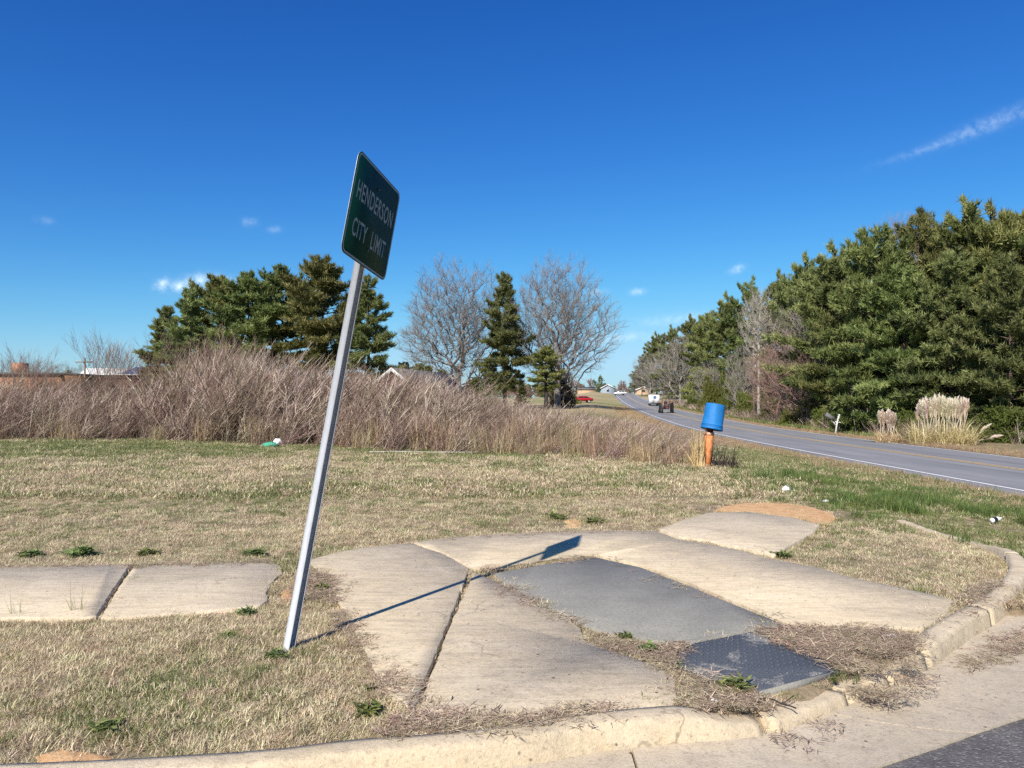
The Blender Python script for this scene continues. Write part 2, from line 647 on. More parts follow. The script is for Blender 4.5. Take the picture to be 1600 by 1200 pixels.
def plain(name, c, rough=.6, metal=0.0, var=.15, sc=12, spec=.4):
    t = NT(name)
    n = t.noise(sc, 5, .65)
    t.col(t.mix(tuple(x * (1 - var) for x in c), tuple(min(1, x * (1 + var)) for x in c), t.fac(n, .3, .7)))
    t.set(Roughness=rough, Metallic=metal)
    t.p.inputs['Specular IOR Level'].default_value = spec
    MATS[name] = t.m
    return t.m


t = NT('galvanised')
n1 = t.noise(35, 4, .6, t.mapping((1, 1, .3))); n2 = t.noise(300, 2, .5)
t.col(t.mix((.52, .535, .56), (.64, .655, .68), t.fac(n1, .3, .7)))
t.set(Roughness=.55, Metallic=.0); t.bump(n2, .1, .001); MATS['galvanised'] = t.m

t = NT('sign_green')
n1 = t.noise(9, 6, .7); n2 = t.noise(2.5, 3, .6)
c = t.mix((.001, .026, .017), (.002, .038, .026), t.fac(n2, .3, .7))
c = t.mix(c, (.012, .05, .042), t.math('MULTIPLY', t.fac(n1, .55, .8), .35))
t.col(c); t.set(Roughness=.6); t.p.inputs['Specular IOR Level'].default_value = .1; MATS['sign_green'] = t.m
plain('sign_white', (.20, .235, .235), .5, 0, .12, 30)
plain('aluminium', (.60, .60, .60), .45, .6, .1, 20)
plain('bucket_blue', (.010, .16, .42), .65, 0, .22, 9)
plain('bucket_label', (.72, .74, .74), .6)
plain('post_orange', (.62, .22, .075), .8, 0, .35, 14)
plain('post_pale_orange', (.66, .38, .26), .75, 0, .15, 25)
plain('post_dark_red', (.09, .018, .014), .7)
plain('brick_orange', (.36, .19, .11), .9, 0, .25, 3)
plain('brick_pale', (.52, .36, .24), .9, 0, .2, 3)
plain('brick_dark', (.13, .065, .05), .9, 0, .25, 3)
plain('trim_white', (.74, .72, .67), .7, 0, .1, 5)
plain('roof_grey', (.13, .125, .12), .85, 0, .25, 4)
plain('roof_blue', (.10, .16, .30), .5, .2, .15, 2)
plain('glass_dark', (.02, .025, .03), .1, 0, .1, 5, .6)
plain('car_red', (.40, .016, .020), .28, 0, .08, 3, .6)
plain('car_white', (.76, .76, .75), .35, 0, .06, 3, .6)
plain('blue_wall', (.30, .36, .42), .8, 0, .1, 3)
plain('rubber', (.02, .02, .02), .85)
plain('machine_red', (.16, .03, .025), .5)
plain('dark_metal', (.05, .045, .045), .6)
plain('litter_white', (.80, .80, .78), .6, 0, .1, 40)
plain('litter_green', (.06, .30, .19), .5, 0, .2, 40)
plain('litter_tan', (.55, .44, .27), .8, 0, .2, 30)
plain('litter_black', (.015, .015, .017), .45)
plain('wood_pole', (.20, .15, .11), .9, 0, .25, 8)
plain('weathered_white', (.62, .60, .57), .8, 0, .15, 12)


def bark(name, a, b):
    t = NT(name)
    n = t.noise(5, 6, .7, t.mapping((3, 3, .7)))
    t.col(t.mix(a, b, t.fac(n, .35, .68)))
    t.bump(n, .8, .05); MATS[name] = t.m


bark('bark_pine', (.07, .05, .04), (.16, .115, .085))
bark('bark_grey', (.17, .152, .138), (.33, .30, .275))
bark('bark_pale', (.32, .28, .235), (.54, .48, .41))
bark('bark_red', (.22, .13, .105), (.40, .26, .215))
bark('bark_ash', (.22, .19, .165), (.42, .37, .32))
bark('bark_dark', (.030, .026, .024), (.07, .06, .055))

foliage('needles', (.06, .075, .018), (.40, .41, .15), .24, .3, (.185, .205, .060))
foliage('needles_blue', (.05, .068, .022), (.33, .345, .13), .22, .28, (.165, .185, .06))
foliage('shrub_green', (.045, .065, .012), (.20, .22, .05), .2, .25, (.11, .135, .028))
foliage('grass_dry', (.28, .205, .11), (.82, .70, .47), .18, .22, (.61, .50, .305))
foliage('grass_green', (.08, .10, .028), (.40, .41, .17), .22, .28, (.20, .23, .075))
foliage('grass_lush', (.055, .085, .018), (.23, .29, .085), .2, .3, (.12, .17, .042))
foliage('brush_twigs', (.075, .048, .033), (.64, .51, .41), .24, .0, (.25, .168, .122))
foliage('brush_tan', (.24, .155, .085), (.60, .46, .28), .18, .12, (.40, .285, .165))
foliage('debris', (.17, .115, .07), (.74, .58, .39), .15, 0, (.42, .31, .195))
foliage('weed_leaf', (.06, .09, .022), (.30, .35, .11), .2, .28, (.14, .185, .05))
foliage('pampas_leaf', (.52, .38, .20), (.88, .74, .50), .10, .25, (.74, .58, .35))
foliage('pampas_plume', (.76, .65, .49), (.94, .86, .72), .05, .35)
foliage('cattail_leaf', (.45, .32, .14), (.76, .60, .33), .1, .2)
foliage('dark_weed', (.035, .028, .022), (.17, .13, .09), .2, .05)


# ------------------------------------------------------------------ ground sheet
def axis(a, b, step, lo, hi, grow=1.16):
    m = list(np.arange(a, b + 1e-6, step))
    d = step; x = b
    while x < hi:
        d *= grow; x += d; m.append(x)
    d = step; x = a
    while x > lo:
        d *= grow; x -= d; m.insert(0, x)
    return np.array(m)


gx = axis(-7, 14, .14, -900, 1000, 1.13)
gy = axis(2.2, 12, .14, -80, 1600, 1.06)
GX, GY = np.meshgrid(gx, gy)
GZ = terrain(GX, GY)
near = np.exp(-((GX) ** 2 + (GY - 8) ** 2) / 500)
GZ += (vnoise(GX, GY, 1.7, 1) - .5) * .016 * near + (vnoise(GX, GY, .3, 2) - .5) * .08 * (GY > 12) * near
nx, ny = len(gx), len(gy)
idx = np.arange(nx * ny).reshape(ny, nx)
mb = MB()
mb.add(np.stack([GX, GY, GZ], -1).reshape(-1, 3),
       np.stack([idx[:-1, :-1], idx[:-1, 1:], idx[1:, 1:], idx[1:, :-1]], -1).reshape(-1, 4).tolist())
ground = mb.build('ground', MATS['soil'], smoothed=True)
tag(ground, 'lawn and field ground under the winter grass', kind='structure')

# ------------------------------------------------------------------ main road
ys = np.concatenate([np.arange(-50, 100, 2.5), np.arange(100, 420, 5.0)])


def path(off, dz=0.0, ys=ys):
    x = road_x(ys)
    tx = np.gradient(x, ys)
    nn = np.stack([np.ones_like(ys), -tx], 1) / np.sqrt(1 + tx ** 2)[:, None]
    P = np.stack([x + nn[:, 0] * off, ys + nn[:, 1] * off], 1)
    return np.column_stack([P, road_z(ys) + dz])


def ribbon(m, A, B, a=.5):
    n = len(A)
    m.add(np.concatenate([A, B]), [(i, i + 1, n + i + 1, n + i) for i in range(n - 1)][::1], a)


road = empty('road')
tag(road, 'two lane grey asphalt road with worn yellow centre lines', kind='structure')
m = MB()
offs = [-1.0, -.25, 1.6, 3.35, 5.1, 6.95, 7.15]
zz = [-.05, 0, .03, .05, .03, 0, -.05]
for k in range(6):
    ribbon(m, path(offs[k + 1], zz[k + 1]), path(offs[k], zz[k]))
m.build('asphalt', MATS['asphalt_road'], road)
for o0, o1, z0, z1, mat in [(-.06, .06, .0075, .0095, 'paint_white'), (6.64, 6.76, .0095, .0075, 'paint_white'),
                            (3.19, 3.29, .0535, .0545, 'paint_yellow'), (3.41, 3.51, .0545, .0535, 'paint_yellow')]:
    m = MB(); ribbon(m, path(o1, z1 + .004), path(o0, z0 + .004))
    m.build('edge_line' if 'white' in mat else 'centre_line', MATS[mat], road)

# ------------------------------------------------------------------ side street: asphalt, gutter pan, curb
asph = chaikin([(-30, 1.3), (-6, 2.15), (-1.5, 2.58), (.5, 2.98), (1.52, 3.36), (2.66, 4.0), (3.9, 4.55), (6, 5.1), (12.0, 5.6)])


kb = dens(kerb_back, 600)
kf = offset(kb, .15)
pan_top = np.array([p for p in dens(offset(kb, .13), 160) if p[0] < 3.95 and p[1] < 6.6])
pan_top = np.vstack([pan_top, [(4.4, 5.62), (6, 6.1), (8, 6.4), (12.0, 6.8)]])
street = empty('side_street')
tag(street, 'worn side street with concrete gutter beside the curb', kind='structure')
m = MB()
A = dens(asph, 160); B = A.copy(); B[:, 1] = -9 + 0 * B[:, 1]
steps = np.linspace(0, 1, 6) ** 2
for a_, b_ in zip(steps[:-1], steps[1:]):
    P0 = A * (1 - a_) + B * a_; P1 = A * (1 - b_) + B * b_
    z0 = street_z(P0[:, 0]) - .012 + .05 * a_; z1 = street_z(P1[:, 0]) - .012 + .05 * b_
    jit = (vnoise(P0[:, 0], P0[:, 1], 9, 5) - .5) * .05 * (a_ == 0)
    P0 = P0 + np.stack([0 * jit, jit], 1)
    ribbon(m, np.column_stack([P1, z1]), np.column_stack([P0, z0]))
m.build('street_asphalt', MATS['asphalt_near'], street)
# gutter pan slabs, split by joints
ga = dens(asph, 400); gt_ = dens(pan_top, 400)
gt_s = []
# match parameters by X
cuts = [-30, -12, -6, -3.0, -1.2, .55, 2.25, 5.2, 8.5, 12.0]
cuts_t = [-30, -12, -6, -3.0, -1.2, .55, 1.62, 4.6, 8.5, 12.0]


def bet(P, x0, x1, n=14):
    xs = np.linspace(x0, x1, n)
    return np.stack([xs, np.interp(xs, P[:, 0], P[:, 1])], 1)


for k in range(len(cuts) - 1):
    g = .006
    Pa = bet(ga, cuts[k] + g, cuts[k + 1] - g); Pt = bet(gt_, cuts_t[k] + g, cuts_t[k + 1] - g)
    m = MB()
    rows = []
    for w in np.linspace(0, 1, 7):
        P = Pa * (1 - w) + Pt * w
        z = street_z(P[:, 0]) + .004 - .018 * math.sin(math.pi * min(1, w * .9 + .1)) + (vnoise(P[:, 0], P[:, 1], 5, 8) - .5) * .006
        rows.append(np.column_stack([P, z]))
    for r0, r1 in zip(rows[:-1], rows[1:]):
        ribbon(m, r1, r0)
    skirt = rows[0].copy(); skirt[:, 2] -= .06; ribbon(m, rows[0], skirt)
    for e in (0, -1):
        E0 = np.array([r[e] for r in rows]); E1 = E0.copy(); E1[:, 2] -= .06
        ribbon(m, E0, E1)
    o = m.build('gutter_slab', MATS['gutter_concrete'], street, smoothed=True)

# curb stones
curb = empty('curb')
tag(curb, 'pale chipped concrete curb bending round the corner', kind='structure')


def kz(p):      # height of the curb top above the gutter: lowered at the ramp
    s0 = p[0]
    lo = smooth(.75, 1.15, s0) * (1 - smooth(2.15, 2.55, s0))
    return 0.012 * (1 - lo) - .055 * lo - .13 * float(smooth(7.4, 9.0, p[1]))


def kerb_stone(P, seed):
    n = len(P)
    prof_ = [(0.0, -.22), (0.0, 0.0), (.035, .002), (.100, .0), (.122, -.008), (.134, -.028), (.148, -.115), (.150, -.24)]
    rows = []
    for (d, dz) in prof_:
        Q = offset(P, d)
        j = (vnoise(Q[:, 0], Q[:, 1], 7, seed) - .5) * .010 + (vnoise(Q[:, 0], Q[:, 1], 23, seed + 1) - .5) * .012
        if dz > -.1:
            top = np.array([float(kz(p)) for p in P])
            zb = street_z(P[:, 0]) - .02
            z = top + dz + j * (.9 if d > .05 else .3)
            z = np.maximum(z, zb)
        else:
            z = np.full(n, dz) + np.minimum(0, street_z(P[:, 0]) + .11)
        # drops with the terrain
        rows.append(np.column_stack([Q + np.stack([j, -j], 1) * .4, z]))
    m = MB()
    V = np.concatenate(rows); k = len(prof_)
    F = [(r * n + i, r * n + i + 1, (r + 1) * n + i + 1, (r + 1) * n + i) for r in range(k - 1) for i in range(n - 1)]
    F += [tuple(r * n for r in range(k)), tuple(r * n + n - 1 for r in range(k))[::-1]]
    m.add(V, F)
    return m.build('curb_stone', MATS['curb_concrete'], curb)


cuts = [-30, -9, -6, -3, 1.18, 1.70, 2.06]
last = None
kd = dens(kerb_back, 2600)
bounds = [0]
for cx in cuts[1:]:
    bounds.append(int(np.argmax(kd[:, 0] > cx)))
i_r0 = int(np.argmax(kd[:, 0] > 2.40)); bounds.append(i_r0)
segs = [(bounds[i], bounds[i + 1]) for i in range(len(bounds) - 1)]
i_j = int(np.argmax(kd[:, 0] > 3.33))
segs += [(i_r0, i_j)]
Yk = np.where((kd[:, 1] > 7.6))[0][0]
segs += [(i_j, Yk), (Yk, len(kd) - 1)]
for i, (a_, b_) in enumerate(segs):
    P = kd[a_ + (1 if b_ - a_ > 30 else 0): b_ - 1]
    ln = np.linalg.norm(np.diff(P, axis=0), axis=1).sum()
    n = int(np.clip(ln / .035, 8, 160))
    P = dens(P, n)
    # leave a finger-wide joint
    P = P[0:] if n < 6 else P
    t0 = (P[1] - P[0]); t0 /= np.linalg.norm(t0)
    P[0] += t0 * .006
    kerb_stone(P, 20 + i)

# ------------------------------------------------------------------ sidewalk and corner ramp slabs
def slab_poly(pts, z=0.0, jag=.012, seed=0, step=.05):
    P = np.array([gp(*p, z) for p in pts])
    Q = []
    n = len(P)
    for i in range(n):
        a, b = P[i], P[(i + 1) % n]
        L = np.linalg.norm(b - a); k = max(1, int(L / step))
        for j in range(k):
            Q.append(a + (b - a) * j / k)
    Q = np.array(Q)
    t = np.roll(Q, -1, 0) - np.roll(Q, 1, 0); t /= np.linalg.norm(t, axis=1)[:, None] + 1e-9
    nn = np.stack([t[:, 1], -t[:, 0]], 1)
    d = (vnoise(Q[:, 0], Q[:, 1], 3, seed) - .5) * .8 * jag + (vnoise(Q[:, 0], Q[:, 1], 19, seed + 3) - .5) * 1.3 * jag
    return Q + nn * d[:, None]


def tri_area(P):
    return .5 * np.sum(P[:, 0] * np.roll(P[:, 1], -1) - np.roll(P[:, 0], -1) * P[:, 1])


def slab(name, Q, z, th, mat, parent, tilt=(0, 0), label=None):
    if tri_area(Q) < 0:
        Q = Q[::-1]
    n = len(Q)
    c = Q.mean(0)
    inn = Q + (c - Q) / (np.linalg.norm(c - Q, axis=1)[:, None] + 1e-9) * .012

    def zf(P):
        return z + (P[:, 0] - c[0]) * tilt[0] + (P[:, 1] - c[1]) * tilt[1]
    V = np.concatenate([np.column_stack([inn, zf(inn)]), np.column_stack([Q, zf(Q) - .008]), np.column_stack([Q, zf(Q) - th])])
    F = [tuple(range(n))]
    for i in range(n):
        j = (i + 1) % n
        F.append((n + i, n + j, j, i)); F.append((2 * n + i, 2 * n + j, n + j, n + i))
    m = MB(); m.add(V, F)
    o = m.build(name, MATS[mat], parent)
    if label: o['label'] = label
    return o


SLABS = []
walk = empty('sidewalk')
tag(walk, 'weathered tan concrete sidewalk across the lawn', kind='structure')
S = {}
S['w0'] = [(-900, 905), (-350, 896), (-352, 973), (-900, 985)]
S['w1'] = [(-345, 896), (0, 888.5), (100, 887), (203, 885), (185, 911), (150, 967), (60, 968), (0, 968), (-347, 973)]
S['w2'] = [(209, 885), (300, 881), (425, 877.5), (438, 884), (443, 895), (430, 905), (421, 915), (416, 926), (419, 938), (404, 947), (330, 955), (240, 961), (156, 967), (190, 912)]
S['A'] = [(478, 878), (520, 866), (560, 858), (640, 850), (690, 866), (734, 889), (700, 975), (664, 1063), (647, 1115), (610, 1090), (585, 1050), (560, 1000), (535, 950), (505, 900)]
S['B'] = [(740, 894), (778, 910), (830, 935), (880, 961), (908, 982), (915, 1000), (935, 1011), (982, 1026), (1000, 1034), (1036, 1047), (1056, 1062), (1057, 1090), (1050, 1101), (1000, 1108), (912, 1114), (800, 1130), (690, 1143), (640, 1150), (654, 1115), (669, 1064), (705, 975)]
S['C'] = [(645, 849), (700, 842), (800, 835), (890, 832), (960, 831), (1024, 831), (1060, 844), (1110, 852), (1160, 862), (1200, 874), (1280, 889), (1330, 904), (1400, 919), (1470, 934), (1492, 941), (1478, 962), (1442, 984), (1390, 984), (1300, 980), (1230, 977), (1160, 947), (1085, 915), (1004, 884), (970, 877), (930, 869), (870, 874), (800, 885), (742, 891), (694, 866)]
S['D'] = [(1030, 829), (1068, 814), (1108, 803), (1170, 802), (1240, 811), (1280, 822), (1272, 834), (1245, 849), (1210, 870), (1160, 858), (1112, 848), (1063, 841)]
S['G'] = [(772, 896), (850, 882), (930, 871), (1002, 887), (1083, 918), (1157, 949), (1225, 976), (1150, 989), (1082, 1003), (1040, 1003), (990, 995), (950, 989), (918, 979), (880, 958), (830, 932), (785, 908)]
S['T'] = [(1225, 977.5), (1306, 1046), (1186, 1078), (1120, 1060), (1043, 1033), (1070, 1013), (1083, 1004), (1150, 991)]
lift = {'w1': 0.012, 'w2': .004, 'w0': .006, 'A': .012, 'B': .004, 'C': .012, 'D': .020, 'G': .004, 'T': 0.0}
POLY = {}
for k, pts in S.items():
    POLY[k] = slab_poly(pts, 0.0, {'G': .004, 'T': .002}.get(k, .010), seed=hash(k) % 7 if False else ord(k[-1]) % 11)
slab('slab', POLY['w0'], lift['w0'], .1, 'concrete_pale', walk)
slab('slab', POLY['w1'], lift['w1'], .1, 'concrete_pale', walk, (.002, 0))
slab('slab', POLY['w2'], lift['w2'], .1, 'concrete_pale', walk)
ramp = empty('corner_ramp')
tag(ramp, 'concrete curb ramp with grey slope and dark tactile mat', kind='structure')
slab('slab', POLY['A'], lift['A'], .1, 'concrete_tan', ramp)
slab('slab', POLY['B'], lift['B'], .1, 'concrete_tan', ramp)
slab('slab', POLY['C'], lift['C'], .1, 'concrete_tan', ramp)
slab('slab', POLY['D'], lift['D'], .1, 'concrete_pale', ramp)
slab('ramp_slab', POLY['G'], lift['G'], .1, 'grey_concrete', ramp, label='smooth grey concrete slope of the ramp')
mat_o = slab('tactile_mat', POLY['T'], lift['T'], .1, 'tactile_mat', ramp, label='dark blue-grey tactile paving mat with small domes')
# domes of the mat, one joined part
cT = POLY['T'].mean(0)
e1 = gp(1306, 1046) - gp(1186, 1078); e1 /= np.linalg.norm(e1)
e2 = np.array([-e1[1], e1[0]])
m = MB()
for i in range(-24, 25):
    for j in range(-24, 25):
        p = cT + e1 * i * .05 + e2 * j * .05
        if pip(np.array([p[0]]), np.array([p[1]]), POLY['T'] + (cT - POLY['T']) * .04)[0]:
            m.lathe([(.0125, 0), (.011, .0035), (.008, .005)], 6, .5, (p[0], p[1], lift['T']), True)
d = m.build('dome', MATS['tactile_mat'], mat_o); d['kind'] = 'stuff'
# metal edge of the mat
m = MB()
pa, pb = gp(1187, 1079.5), gp(1311, 1045.5)
m.box(((pa[0] + pb[0]) / 2, (pa[1] + pb[1]) / 2, -.028), (np.linalg.norm(pb - pa), .012, .05), rz=math.atan2(*(pb - pa)[::-1]))
m.build('mat_edge', MATS['grey_concrete'], mat_o)

# clay patches
def patch(name, pts, mat, seed, label, dz=.02):
    Q = slab_poly(pts, 0, .03, seed, .06)
    c = Q.mean(0)
    rings = []
    for k_ in (1, .85, .6, .3):
        P = c + (Q - c) * k_
        z = terrain(P[:, 0], P[:, 1]) + dz * min(1, (1 - k_) * 3) + (vnoise(P[:, 0], P[:, 1], 6, seed) - .5) * .012 * (k_ < 1) - .012 * (k_ == 1)
        rings.append(np.column_stack([P, z]))
    n = len(Q)
    V = np.concatenate(rings + [[[c[0], c[1], float(terrain(c[0], c[1])) + dz]]])
    F = [(r * n + i, r * n + (i + 1) % n, (r + 1) * n + (i + 1) % n, (r + 1) * n + i) for r in range(3) for i in range(n)]
    F += [(3 * n + i, 3 * n + (i + 1) % n, 4 * n) for i in range(n)]
    m = MB(); m.add(V, F)
    o = m.build(name, MATS[mat], None, True)
    tag(o, label, kind='structure')
    return o


patch('clay_patch', [(1092, 806), (1118, 789), (1160, 782), (1215, 779), (1265, 783), (1305, 793), (1318, 806), (1304, 822), (1278, 838), (1276, 822), (1240, 812), (1170, 804), (1112, 806)], 'clay', 3, 'bare orange clay washed over the top of the ramp', .025)
patch('clay_patch', [(40, 1175), (90, 1160), (150, 1164), (190, 1172), (185, 1186), (120, 1194), (60, 1205)], 'clay', 4, 'bare orange clay at the curb in the lower left', .012)
patch('clay_patch', [(436, 925), (455, 905), (480, 900), (500, 915), (470, 935), (440, 942)], 'clay', 5, 'bare clay gap between the sidewalk and the ramp', .015)
patch('clay_patch', [(880, 812), (895, 806), (912, 812), (905, 824), (885, 824)], 'clay', 6, 'small bare clay spot in the lawn behind the ramp', .012)

# ------------------------------------------------------------------ scatter with geometry nodes
def proto_collection(name, meshes, mat):
    col = bpy.data.collections.new(name)
    for i, me in enumerate(meshes):
        if not me.materials: me.materials.append(mat)
        o = bpy.data.objects.new('%s_%02d' % (name, i), me)
        col.objects.link(o)
    return col


def scatter(name, P, rot, scl, col, label, nvar):
    me = bpy.data.meshes.new(name)
    n = len(P)
    me.vertices.add(n); me.vertices.foreach_set('co', np.asarray(P, np.float32).ravel())
    a = me.attributes.new('rot', 'FLOAT_VECTOR', 'POINT'); a.data.foreach_set('vector', np.asarray(rot, np.float32).ravel())
    scl = np.asarray(scl, np.float32)
    if scl.ndim == 1: scl = np.repeat(scl[:, None], 3, 1)
    a = me.attributes.new('scl', 'FLOAT_VECTOR', 'POINT'); a.data.foreach_set('vector', scl.ravel())
    a = me.attributes.new('pick', 'INT', 'POINT'); a.data.foreach_set('value', rng.integers(0, nvar, n).astype(np.int32))
    me.update()
    o = bpy.data.objects.new(name, me); C.objects.link(o)
    ng = bpy.data.node_groups.new(name + '_scatter', 'GeometryNodeTree')
    ng.interface.new_socket('Geometry', in_out='INPUT', socket_type='NodeSocketGeometry')
    ng.interface.new_socket('Geometry', in_out='OUTPUT', socket_type='NodeSocketGeometry')
    N, L = ng.nodes, ng.links
    gi, go = N.new('NodeGroupInput'), N.new('NodeGroupOutput')
    ci = N.new('GeometryNodeCollectionInfo')
    ci.inputs['Collection'].default_value = col
    ci.inputs['Separate Children'].default_value = True
    ci.inputs['Reset Children'].default_value = True
    ip = N.new('GeometryNodeInstanceOnPoints')
    ip.inputs['Pick Instance'].default_value = True

    def na(nm, ty):
        q = N.new('GeometryNodeInputNamedAttribute'); q.data_type = ty; q.inputs[0].default_value = nm
        return q.outputs[0]
    L.new(gi.outputs[0], ip.inputs['Points'])
    L.new(ci.outputs[0], ip.inputs['Instance'])
    L.new(na('pick', 'INT'), ip.inputs['Instance Index'])
    e2r = N.new('FunctionNodeEulerToRotation')
    L.new(na('rot', 'FLOAT_VECTOR'), e2r.inputs[0])
    L.new(e2r.outputs[0], ip.inputs['Rotation'])
    L.new(na('scl', 'FLOAT_VECTOR'), ip.inputs['Scale'])
    L.new(ip.outputs[0], go.inputs[0])
    md = o.modifiers.new('scatter', 'NODES'); md.node_group = ng
    tag(o, label, kind='stuff')
    return o


def blades_mesh(name, n, radius, lmin, lmax, width, lean, curl, seed, vlo=0, vhi=1, seg=2):
    """n tapered bent blades: vectorised"""
    r = np.random.default_rng(seed)
    an = r.uniform(0, 2 * math.pi, n); rad = radius * np.sqrt(r.uniform(0, 1, n))
    base = np.stack([rad * np.cos(an), rad * np.sin(an), np.full(n, -.004)], 1)
    L = r.uniform(lmin, lmax, n)
    az = r.uniform(0, 2 * math.pi, n)
    le = np.clip(r.normal(lean, .3, n), 0.02, 1.5)
    cu = r.normal(curl, .25, n)
    w = width * r.uniform(.6, 1.3, n)
    side = np.stack([-np.sin(az), np.cos(az), np.zeros(n)], 1)
    pts = [base]
    p = base
    for k in range(seg):
        ang = np.clip(le + cu * k / seg, 0, 1.62)
        d = np.stack([np.sin(ang) * np.cos(az), np.sin(ang) * np.sin(az), np.cos(ang)], 1)
        p = p + d * (L / seg)[:, None]
        p[:, 2] = np.maximum(p[:, 2], .002)
        pts.append(p)
    V = []; F = []
    per = 2 * seg + 1
    arr = np.zeros((n, per, 3))
    for k in range(seg):
        ww = (w * (1 - .25 * k))[:, None] * .5
        arr[:, 2 * k] = pts[k] - side * ww; arr[:, 2 * k + 1] = pts[k] + side * ww
    arr[:, -1] = pts[-1]
    a = []
    vv = r.uniform(vlo, vhi, n)
    for i in range(n):
        o = i * per
        for k in range(seg - 1):
            F.append((o + 2 * k, o + 2 * k + 1, o + 2 * k + 3, o + 2 * k + 2)); a.append(vv[i])
        F.append((o + 2 * seg - 2, o + 2 * seg - 1, o + 2 * seg)); a.append(vv[i])
    m = MB(); m.add(arr.reshape(-1, 3), F, a)
    return m.mesh(name)


def ident(P, tilt=.15):
    n = len(P)
    return np.stack([rng.normal(0, tilt, n), rng.normal(0, tilt, n), rng.uniform(0, 6.283, n)], 1)


hard = [POLY[k] for k in ('w0', 'w1', 'w2', 'A', 'B', 'C', 'D', 'G', 'T')]


def on_hard(x, y, shrink=.0):
    r = np.zeros(x.shape, bool)
    # grass creeps raggedly over the slab edges
    x = x + (vnoise(x, y, 3.1, 91) - .5) * .16 + (vnoise(x, y, 11, 92) - .5) * .06
    y = y + (vnoise(x, y, 3.1, 93) - .5) * .16 + (vnoise(x, y, 11, 94) - .5) * .06
    for Q in hard:
        c = Q.mean(0)
        r |= pip(x, y, Q + (c - Q) * shrink)
    return r


def near_kerb(x, y, d):
    r = np.zeros(x.shape, bool)
    mid = offset(kb, .07)[::4]
    for i in range(0, len(x), 4000):
        dx = x[i:i + 4000, None] - mid[None, :, 0]; dy = y[i:i + 4000, None] - mid[None, :, 1]
        r[i:i + 4000] = (dx * dx + dy * dy).min(1) < d * d
    return r


def sample(y0, y1, density, margin=2.5, xmax=None):
    w = .68 * y1 + margin
    n = int(density * (y1 - y0) * 2 * w)
    y = rng.uniform(y0, y1, n); x = rng.uniform(-w, w, n)
    k = (np.abs(x) < .68 * y + margin) & (y > street_edge(x) + .05) & (x < road_x(y) - 1.0)
    return x[k], y[k]


# px map: green share of the lawn
def green_share(x, y):
    g = .16 + .75 * (vnoise(x, y, .55, 31) - .42) + .55 * (vnoise(x, y, 1.6, 32) - .5)
    g += .50 * (vnoise(x, y, .28, 33) - .5) + .75 * smooth(18, 24, y)                      # greener towards the brush
    g += .95 * smooth(3.0, 6.5, x - .05 * y) * smooth(7.5, 11, y)    # verge towards the road
    g += .6 * smooth(4.9, 5.4, x) * (y < 11)
    g -= .55 * smooth(.9, .3, np.hypot((x - 4.6) / 1.6, (y - 7.8) / 1.5))   # dry island inside the curb return
    g -= .28 * (1 - smooth(5.2, 6.6, y)) * (x < 4.5)      # straw turf before the sidewalk
    g -= .35 * smooth(9.3, 11.5, x) * smooth(11, 16, y)    # tan strip along the road
    return np.clip(g, .03, .95)


bx_front = None
dry_near = [blades_mesh('dry_tuft', 105, .09, .018, .06, .0036, 1.08, .35, s, seg=2) for s in range(6)]
grn_near = [blades_mesh('green_tuft', 75, .08, .02, .06, .0036, .72, .5, 20 + s, seg=2) for s in range(5)]
dry_far = [blades_mesh('dry_tuft_far', 110, .25, .03, .085, .009, .95, .35, 40 + s) for s in range(5)]
grn_far = [blades_mesh('green_tuft_far', 100, .24, .03, .09, .009, .65, .5, 60 + s) for s in range(5)]
col_dn = proto_collection('dry_near', dry_near, MATS['grass_dry'])
col_gn = proto_collection('green_near', grn_near, MATS['grass_green'])
col_df = proto_collection('dry_far', dry_far, MATS['grass_dry'])
col_gf = proto_collection('green_far', grn_far, MATS['grass_green'])

# clay and bare spots thin the grass
def bare(x, y):
    b = np.zeros(x.shape)
    for (px, py, rx, ry) in [(1210, 797, 1.3, .95), (120, 1178, .42, .16), (462, 922, .22, .32), (896, 815, .22, .3)]:
        c = gp(px, py)
        b = np.maximum(b, smooth(1.15, .7, np.hypot((x - c[0]) / rx, (y - c[1]) / ry)))
    return b


